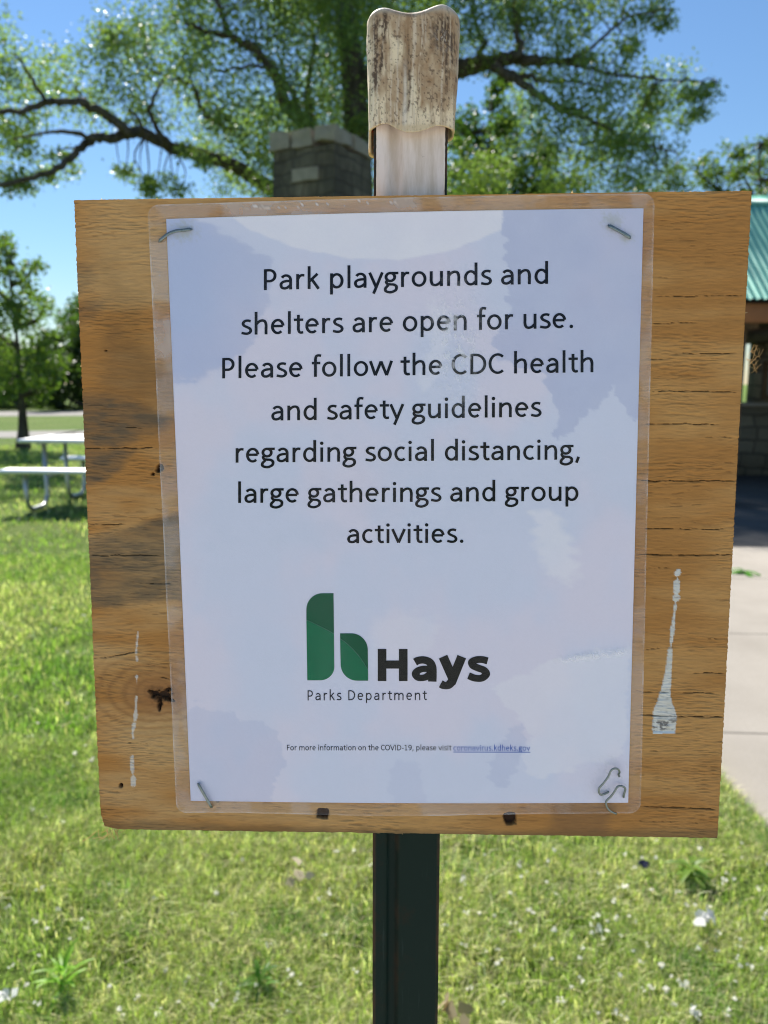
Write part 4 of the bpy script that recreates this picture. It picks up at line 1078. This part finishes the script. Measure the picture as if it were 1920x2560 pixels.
def text_line(txt, x0, x1, y0, y1, tv=.089, th=.077, em=None, mat=None, name='lettering', track=0.0, parent=None):
    adv = [glyph(c_)[1] + track for c_ in txt]
    tot = sum(adv)
    fx = [min([q_[0] for st in glyph(c_)[0] if isinstance(st, list) for q_ in st] or [.07]) for c_ in (txt[0],)][0] - tv / 2
    last = glyph(txt[-1]); lx = max([q_[0] for st in last[0] if isinstance(st, list) for q_ in st] or [last[0][-1][0] + .01]) + tv / 2
    left, right = fx, tot - adv[-1] + lx
    k = (x1 - x0) / (right - left); e = em or k
    def mp(u, v_):
        x = x0 + (u - left) * k; return x, y0 + (y1 - y0) * (x - x0) / (x1 - x0) - v_ * e
    ink = Ink(mp); u = 0
    for c_, a in zip(txt, adv):
        st = glyph(c_)[0]; i = 0
        while i < len(st):
            if isinstance(st[i], str): ink.dot((u + st[i + 1][0], st[i + 1][1]), .056); i += 2
            else: ink.stroke([(u + x, y) for x, y in st[i]], tv, th); i += 1
        u += a
    return ink.build(name, mat or M_ink, parent or paper)
EM = 69.5
for args in (("Park playgrounds and", 570, 1184, 626.5, 613, 70), ("shelters are open for use.", 518.5, 1238, 723.5, 708.5, 69.6), ("Please follow the CDC health", 480, 1282, 817.5, 804, 68.8),
             ("and safety guidelines", 586, 1170, 908.6, 900.3, 68), ("regarding social distancing,", 509, 1253, 999.5, 992.5, 67), ("large gatherings and group", 514.5, 1249.5, 1086.5, 1082, 66), ("activities.", 750, 1001, 1173.6, 1172.5, 65)):
    text_line(args[0], *args[1:5], em=args[5])
lg = lambda a, b: ((640 + np.asarray(a) / 2.183) * k_, (1420 + np.asarray(b) / 2.183) * k_)
def blob(pts, mat, name='logo_leaf'):
    ink = Ink(lg); ink.k = random.randrange(6); p = np.array(pts, float); ink.poly(p, [tuple(range(len(p)))]); return ink.build(name, mat, paper)
def bez(a, b, c_, n=10): return [tuple((1 - t) ** 2 * np.array(a) + 2 * t * (1 - t) * np.array(b) + t * t * np.array(c_)) for t in np.linspace(0, 1, n)]
def ell(cx, cy, rx, ry, a0, a1, n=14): return arc(cx, cy, rx, ry, a0, a1, n)
blob([(275, 283)] + ell(362, 225, 87, 87, 180, 270) + [(423, 138), (425.5, 359)] + bez((425.5, 359), (350, 315), (275, 283), 8)[1:-1], M_g1)
blob([(275, 284)] + bez((275, 284), (350, 316), (425.5, 360), 8)[1:] + ell(350, 540, 77.5, 73, 0, 90) + [(280, 613)], M_g2)
blob([(459, 385), (459, 357)] + ell(520, 447, 90, 90, -90, 0) + [(611.5, 558)] + bez((611.5, 558), (548, 440), (459, 385), 8)[1:-1], M_g1)
blob([(459, 386)] + bez((459, 386), (547, 441), (611.5, 559), 8)[1:] + [(612, 615)] + ell(552, 525, 90, 90, 90, 180), M_g2)
ink = Ink(lg)
for p in ([(688, 617), (688, 442)], [(803.5, 617), (803.5, 442)]): ink.stroke(p, 47, 43)
ink.stroke([(700, 527), (792, 527)], 47, 44)
ink.stroke(sp((962, 620), (963, 580), (961, 540), (946, 513), (915, 502), (885, 505), (868, 514)), 46, 40)
ink.stroke(sp((962, 560), (925, 550), (888, 558), (872, 578), (888, 599), (925, 596), (960, 570)), 44, 34)
ink.stroke([(1021, 484), (1078, 612)], 52, 40); ink.stroke([(1123, 484), (1076, 600)] + sp((1068, 622), (1048, 640), (1026, 641), (1008, 632)), 52, 40)
ink.stroke(sp((1264, 507), (1235, 500), (1203, 501), (1180, 513), (1186, 533), (1212, 546), (1243, 558), (1255, 580), (1232, 601), (1195, 601), (1160, 588)), 44, 37)
ink.build('logo_lettering', M_logo_black, paper)
text_line("Parks Department", 664.5, 923, 1513, 1512.3, .072, .066, 33.8, M_ink_soft, track=.075)
text_line("For more information on the COVID-19, please visit", 620, 975.5, 1621, 1621, .076, .066, 18.6, M_ink)
text_line("coronavirus.kdheks.gov", 979.5, 1145.4, 1621.3, 1621.6, .076, .066, 18.6, M_blue)
ink = Ink(lambda a, b: (a, b)); ink.stroke([(979.4, 1624.6), (1145.6, 1624.9)], 1.5, 1.5); ink.build('underline', M_blue, paper)

# --- clear film pouch with rounded corners
FIL = ((319, 443), (1414.5, 417.5), (1383.5, 1757), (381.5, 1756))
NXF, NYF = 240, 300
q, sv, tv, F = quad_grid(FIL, NXF, NYF, WF)
rx, ry = .022, .018                                       # rounded corners: pull the corner vertices onto an arc
for cx_, cy_ in ((0, 0), (1, 0), (0, 1), (1, 1)):
    u = np.abs(sv - cx_) / rx; v_ = np.abs(tv - cy_) / ry
    # squircle mapping of the corner patch to a quarter disc
    inside = (u < 1) & (v_ < 1)
    a, b = 1 - u, 1 - v_
    fu, fv = a * np.sqrt(np.clip(1 - b * b / 2, 0, 1)), b * np.sqrt(np.clip(1 - a * a / 2, 0, 1))
    du = np.where(inside, (a - fu) * rx * (1 if cx_ == 0 else -1), 0); dv = np.where(inside, (b - fv) * ry * (1 if cy_ == 0 else -1), 0)
    ax_u = (on_board(np.array(1414.), np.array(430.), WF) - on_board(np.array(319.), np.array(443.), WF)); ax_v = (on_board(np.array(381.), np.array(1756.), WF) - on_board(np.array(319.), np.array(443.), WF))
    q = q + du[..., None] * ax_u + dv[..., None] * ax_v
X, Y = to_photo(q)
q = q + BR2 * (.0014 * np.sin(sv * math.pi) * np.exp(-tv * 14) * 0.5)[..., None] - BR2 * (.0016 * sstep(.1, .45, sv) * np.exp(-((sv - .42) / .35) ** 2) * np.exp(-(1 - tv) * 18))[..., None]
wav = (fbm(X / 120, Y / 160, 501, 3) - .5) * .0012
bub = np.exp(-((X - 985) / 42) ** 2 - ((Y - 740) / 100) ** 2)
wav += bub * (fbm(X / 7, Y / 9, 503, 3) - .5) * .0009
bub2 = np.exp(-(((Y - 1415) + (X - 1290) * .14) / 7) ** 2) * sstep(1190, 1240, X) * sstep(1375, 1330, X)
wav += bub2 * (.0004 + (fbm(X / 6, Y / 5, 505, 3) - .5) * .0008)
bub3 = np.exp(-((X - 1325) / 34) ** 2 - ((Y - 1690) / 42) ** 2); wav += bub3 * (fbm(X / 9, Y / 9, 507, 3) - .4) * .0012
for px, py in ((345, 515), (412, 494), (1318, 489), (1361, 513), (430, 1697), (456, 1741)): wav -= .0006 * np.exp(-(np.hypot(X - px, Y - py) / 16) ** 2)
q = q + BN * wav[..., None]
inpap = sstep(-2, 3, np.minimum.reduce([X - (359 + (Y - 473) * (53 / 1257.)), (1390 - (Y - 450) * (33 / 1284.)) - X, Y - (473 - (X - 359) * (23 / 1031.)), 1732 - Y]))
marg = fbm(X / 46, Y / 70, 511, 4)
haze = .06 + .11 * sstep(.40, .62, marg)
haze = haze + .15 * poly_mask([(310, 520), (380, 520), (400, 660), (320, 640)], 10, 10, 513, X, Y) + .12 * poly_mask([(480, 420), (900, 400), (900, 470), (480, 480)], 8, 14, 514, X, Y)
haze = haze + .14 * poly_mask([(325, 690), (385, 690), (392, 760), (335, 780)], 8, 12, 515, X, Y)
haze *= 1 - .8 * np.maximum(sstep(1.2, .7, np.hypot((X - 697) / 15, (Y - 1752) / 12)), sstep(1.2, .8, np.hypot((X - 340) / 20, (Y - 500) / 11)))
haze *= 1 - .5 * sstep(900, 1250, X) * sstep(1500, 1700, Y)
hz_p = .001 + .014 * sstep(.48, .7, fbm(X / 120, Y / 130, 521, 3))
hz_p = hz_p + bub * .55 * sstep(.52, .66, fbm(X / 8, Y / 11, 523, 3)) + bub2 * .5 * sstep(.4, .6, fbm(X / 7, Y / 6, 525, 3)) + bub3 * .3 * sstep(.55, .7, fbm(X / 8, Y / 8, 527, 3))  # milky bubble specks, with glare and glints painted into the haze
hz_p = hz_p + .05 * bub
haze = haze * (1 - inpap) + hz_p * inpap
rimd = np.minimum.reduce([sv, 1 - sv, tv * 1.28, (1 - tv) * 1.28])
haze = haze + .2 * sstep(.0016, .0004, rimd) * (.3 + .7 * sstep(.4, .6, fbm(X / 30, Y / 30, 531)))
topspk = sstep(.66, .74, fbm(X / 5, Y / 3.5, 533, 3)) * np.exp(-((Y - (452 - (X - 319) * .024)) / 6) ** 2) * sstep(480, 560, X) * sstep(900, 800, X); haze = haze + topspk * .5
s = NT('laminating_film'); v = s.coord('Object')
nb1 = s.noise(v, 55, 3, .5); nb2 = s.noise(v, 420, 3, .6)
bp = s.n('Bump'); s.l(s.math('ADD', nb1, s.math('MULTIPLY', nb2, .05)), bp.inputs['Height']); bp.inputs['Strength'].default_value = .12; bp.inputs['Distance'].default_value = .004
tr = s.n('BsdfTransparent'); tr.inputs[0].default_value = (1, 1, 1, 1)
df = s.n('BsdfDiffuse'); df.inputs[0].default_value = (.92, .93, .95, 1)
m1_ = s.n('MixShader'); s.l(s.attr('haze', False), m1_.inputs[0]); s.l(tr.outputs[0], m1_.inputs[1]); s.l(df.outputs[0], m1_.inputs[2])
gl = s.n('BsdfGlossy'); gl.inputs['Roughness'].default_value = .045; s.l(bp.outputs[0], gl.inputs['Normal'])
fr_ = s.n('Fresnel'); fr_.inputs['IOR'].default_value = 1.27; s.l(bp.outputs[0], fr_.inputs['Normal'])
geo = s.n('NewGeometry'); m2_ = s.n('MixShader'); s.l(s.math('MULTIPLY', fr_.outputs[0], s.math('SUBTRACT', 1.0, geo.outputs['Backfacing'])), m2_.inputs[0]); s.l(m1_.outputs[0], m2_.inputs[1]); s.l(gl.outputs[0], m2_.inputs[2]); s.l(m2_.outputs[0], s.out.inputs[0])
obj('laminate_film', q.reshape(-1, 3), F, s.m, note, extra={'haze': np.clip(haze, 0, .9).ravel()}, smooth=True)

# --- staples
M_staple = plain('staple_wire', (.22, .26, .26), .42, .85, var=.45, scale=900, bump=.3, bdist=.0002)
def staple(pts, wid=.00105, th=.00055, label=None):
    """flat wire; pts = (photo x, photo y, height above film in mm)"""
    p = np.array([on_board(np.array(float(x)), np.array(float(y)), WF + h * .001) for x, y, h in pts])
    p = smooth_path(p, 4); t = np.gradient(p, axis=0); t /= np.linalg.norm(t, axis=1)[:, None]
    V = []
    for a, tt in zip(p, t):
        sd_ = np.cross(tt, BN)
        if np.linalg.norm(sd_) < .25: sd_ = last_
        sd_ = sd_ / np.linalg.norm(sd_); last_ = sd_; nn_ = np.cross(sd_, tt)
        for u_, w_ in ((-.5, -.3), (-.35, -.5), (.35, -.5), (.5, -.3), (.5, .3), (.35, .5), (-.35, .5), (-.5, .3)): V.append(a + sd_ * u_ * wid + nn_ * w_ * th)
    n_ = len(p)
    f = [(k * 8 + j, k * 8 + (j + 1) % 8, (k + 1) * 8 + (j + 1) % 8, (k + 1) * 8 + j) for k in range(n_ - 1) for j in range(8)] + [tuple(range(8))[::-1], tuple((n_ - 1) * 8 + j for j in range(8))]
    o = obj('staple', V, f, M_staple, note)
    if label: o['label'] = label
    return o
staple([(344, 521, -.8), (346, 519, .5), (362, 506, .9), (380, 499, 1.0), (398, 497, .9), (410, 495, .6), (413, 494.5, -.6)], 0.0013, label='bent staple at the upper left corner of the notice')
staple([(1316, 487, -.6), (1318, 488.5, .4), (1338, 499, .6), (1358, 511, .5), (1361, 513, -.6)], .0014, label='flat staple at the upper right corner of the notice')
staple([(428, 1694, -.4), (430, 1697, .8), (442, 1718, 1.1), (454, 1739, .9), (457, 1744, -.6)], .0013, label='staple at the lower left corner of the notice')
l7 = lambda a: [((1440 + x / 6.9125) * k_, (1880 + y / 6.9125) * k_, h) for x, y, h in a]
staple(l7([(748, 425, -.5), (735, 385, .6), (752, 345, 1.8), (722, 295, 2.6), (665, 285, 3.0), (605, 320, 3.1), (560, 420, 3.0), (490, 520, 2.8), (425, 595, 2.5), (395, 640, 2.2), (398, 700, 1.6), (430, 738, 1.0), (500, 720, .6), (570, 685, .3)]), .0009, .0007, 'open bent staple standing up near the lower right corner')
staple(l7([(822, 785, -.5), (825, 740, .6), (852, 650, 1.6), (830, 605, 2.2), (770, 588, 2.6), (715, 602, 2.8), (680, 660, 2.8), (610, 760, 2.4), (535, 835, 2.0), (518, 880, 1.8), (540, 960, 1.2), (600, 1025, .6), (700, 1068, .1)]), .0009, .0007, 'open bent staple hooked over the bottom edge of the notice')

# ------------------------------------------------------------------ lawn grass, fluff and small plants
def in_view(x, y):
    return (np.abs(x) < .50 * y + .25)
def grass(n, y0, y1, h0, h1, wd, seed, pw=2.0, keep_hidden=.35):
    r = np.random.default_rng(seed)
    t = r.random(n); y = (y0 ** pw + t * (y1 ** pw - y0 ** pw)) ** (1 / pw)
    x = r.uniform(-.72, .72, n) * y + r.uniform(-.5, .5, n)
    left = (x / y < -.36) | (y < 2.25) | (x / y > .33)
    k = ~on_pavement(x, y) & (left | (r.random(n) < keep_hidden)) 
    edge_k = on_pavement(x - .03, y + .03) & (r.random(n) < .4)
    x, y = x[k], y[k]; n = len(x)
    dens = fbm(x * 3.2, y * 3.2, 601, 4); k = r.random(n) < sstep(.22, .5, dens) * .85 + .15; x, y, dens = x[k], y[k], dens[k]; n = len(x)
    tall = fbm(x * 2.1 + 9, y * 2.1, 602, 3)
    h = r.uniform(h0, h1, n) * (.55 + .9 * tall) * (.8 + .5 * dens)
    a = r.uniform(0, 2 * math.pi, n); lean = r.uniform(.15, 1.25, n)
    d = np.column_stack([np.cos(a), np.sin(a), np.zeros(n)]); w = np.column_stack([-np.sin(a), np.cos(a), np.zeros(n)]) * (wd * r.uniform(.6, 1.3, n))[:, None] * .5
    tw = r.uniform(-1, 1, n)[:, None] * d * wd * .4
    b = np.column_stack([x, y, np.full(n, -.004)])
    up = np.array([0, 0, 1.0]); L = h[:, None]
    m1 = b + up * L * .55 + d * L * (lean * .22)[:, None]; tp = b + up * L * (1.0 - .28 * lean)[:, None] + d * L * (lean * .85)[:, None]
    V = np.stack([b - w, b + w, m1 + w * .85 + tw, m1 - w * .85 - tw, tp], 1).reshape(-1, 3)
    i = np.arange(n) * 5
    patch = fbm(x * 1.3, y * 1.3, 603, 4); p2 = fbm(x * 7, y * 7, 604, 3)
    c = np.zeros((n, 3)) + (.25, .345, .085)
    c = mixc(c, (.36, .42, .13), sstep(.40, .62, patch) * .8); c = mixc(c, (.14, .27, .055), sstep(.52, .7, p2) * .7)
    dry = r.random(n) < (.14 + .30 * sstep(.40, .64, patch) + .1 * (dens < .4)); c[dry] = np.array((.68, .60, .38)) * r.uniform(.6, 1.25, dry.sum())[:, None]
    c *= r.uniform(.45, 1.6, n)[:, None]
    return V, [np.column_stack([i, i + 1, i + 2, i + 3]), np.column_stack([i + 3, i + 2, i + 4])], np.repeat(np.clip(c, 0, 1), 5, 0)
parts = [grass(330000, .95, 2.7, .026, .072, .0023, 11), grass(120000, 2.6, 6.0, .03, .065, .0042, 12, keep_hidden=.25), grass(110000, 5.8, 17, .03, .07, .0085, 13, keep_hidden=.15)]
off = 0; Vs = []; Fs = []; Cs = []
for V, F, c_ in parts:
    Vs.append(V); Fs += [f + off for f in F]; Cs.append(c_); off += len(V)
kind(obj('lawn_grass', np.concatenate(Vs), Fs, M_grass, cols=np.concatenate(Cs)), 'stuff', 'short sunlit lawn grass, green mixed with dry straw', 'grass')

# white cottonwood fluff and petals lying on the grass, each its own tuft
def crumple(n, size, flat, seed):
    r = np.random.default_rng(seed); V = []; F = []
    for k in range(n):
        c0 = r.normal(size=3) * size * .35 * np.array([1, 1, flat]); ax_, _r = np.linalg.qr(r.normal(size=(3, 3))); m_ = 5
        a = np.linspace(0, 2 * math.pi, m_, endpoint=False) + r.uniform(0, 6); rr = size * r.uniform(.25, .6, m_)
        p = np.column_stack([rr * np.cos(a), rr * np.sin(a), r.normal(size=m_) * size * .12]) @ ax_.T; p[:, 2] *= (.4 + flat)
        V.append(c0 + p); F.append(tuple(range(k * m_, k * m_ + m_)))
    V = np.concatenate(V); V[:, 2] -= V[:, 2].min(); return V, F
tuft_me = []
for k in range(6):
    V, F = crumple(5, .011, .6, 700 + k); tuft_me.append(mesh_from('fluff_tuft', V, F, np.zeros((len(V), 3)) + (.84, .82, .74))); tuft_me[-1].materials.append(M_fluff)
r = np.random.default_rng(77); cnt = 0
spots = []
while len(spots) < 170:
    x, y = r.uniform(0, 1659), r.uniform(1815, 2205)
    if len(spots) > 150: x, y = r.uniform(0, 200), r.uniform(1250, 1815)
    if r.random() > (.35 + .65 * (x > 950)): continue
    if 800 < x < 955: continue
    g = ground(np.array(x), np.array(y), .034)
    if on_pavement(g[:1], g[1:2])[0]: continue
    spots.append((g, r.uniform(.5, 1.05) * (1.45 if r.random() < .15 else 1)))
for g, sc in spots:
    o = bpy.data.objects.new('fluff_tuft', tuft_me[r.integers(6)]); C.objects.link(o)
    o.location = g; o.rotation_euler = (r.normal() * .2, r.normal() * .2, r.uniform(0, 6.28)); o.scale = (sc, sc, sc * .8)
    tag(o, 'small white tuft of tree fluff caught in the grass', 'fluff', 'white fluff tufts scattered over the lawn')
def scrap(x, y, size, flat, seed, n, label, cat, col, name, z=.03):
    V, F = crumple(n, size, flat, seed); return tag(obj(name, V + ground(np.array(float(x)), np.array(float(y)), z), F, M_fluff, loc=ground(np.array(float(x)), np.array(float(y)), z), cols=np.zeros((len(V), 3)) + col), label, cat)
scrap(1522, 1997, .036, .35, 801, 9, 'largest crumpled white paper scrap on the grass, right of the post', 'litter', (.82, .81, .80), 'paper_scrap')
scrap(1500, 2190, .022, .4, 802, 6, 'smaller white scrap lying low on the grass near the lower right corner', 'litter', (.80, .79, .77), 'paper_scrap')
scrap(1388, 1871, .030, .4, 803, 4, 'small dark blue scrap lying in the grass below the right half of the board', 'litter', (.045, .05, .10), 'dark_scrap', .02)
scrap(12, 2165, .03, .5, 804, 6, 'white fluffy scrap in the grass at the far lower left', 'litter', (.82, .82, .80), 'paper_scrap')
scrap(975, 2196, .045, .35, 805, 6, 'tan dry leaf lying in the grass at the foot of the view beside the post', 'leaf', (.50, .40, .26), 'dry_leaf')
scrap(650, 1905, .040, .35, 806, 5, 'pale dry leaf on the grass left of the post under the board', 'leaf', (.58, .50, .38), 'dry_leaf')

def weed(x, y, n, L, wd, label, col, seed, flat=.8):
    r = np.random.default_rng(seed); b = ground(np.array(float(x)), np.array(float(y)), 0.0); V = []; F = []; cc_ = []
    for k in range(n):
        a = k * 2.4 + r.uniform(-.3, .3); el = r.uniform(.15, 1.25) * flat; l = L * r.uniform(.7, 1.15)
        d = np.array([math.cos(a), math.sin(a), 0]); w = np.array([-math.sin(a), math.cos(a), 0]); m_ = 7; o0 = len(V)
        for i in range(m_):
            t = i / (m_ - 1); p = b + np.array([0, 0, .015 + k * .0035]) + d * l * (t * math.cos(el * (1 - .2 * t))) + np.array([0, 0, l * (t * math.sin(el) - .38 * t * t)])
            hw = wd * (math.sin(math.pi * min(1, t * .92 + .08)) ** .8) * .5
            V += [p - w * hw + (0, 0, hw * .35), p, p + w * hw + (0, 0, hw * .35)]
        for i in range(m_ - 1):
            q0 = o0 + i * 3; F += [(q0, q0 + 1, q0 + 4, q0 + 3), (q0 + 1, q0 + 2, q0 + 5, q0 + 4)]
        cc_ += [np.array(col) * r.uniform(.75, 1.25)] * (m_ * 3)
    return tag(obj('weed', V, F, M_grass, loc=b, cols=np.array(cc_)), label, 'weed')
weed(140, 2150, 17, .085, .010, 'tall bright green leafy weed in the lower left corner of the lawn', (.22, .40, .04), 901, 1.0)
weed(1490, 1905, 12, .07, .018, 'low yellow green leafy weed below the right end of the board', (.17, .27, .04), 902, .6)
weed(560, 2150, 9, .07, .012, 'small dark tufted weed left of the green post', (.10, .20, .03), 903, 1.0)
lf = weed(1604, 1246, 7, .15, .035, 'bright green sprig of leaves lying on the sunlit concrete', (.10, .30, .03), 905, .12)
lf.name = 'leaf_sprig'; lf['category'] = 'leaves'; lf.location.z += .012
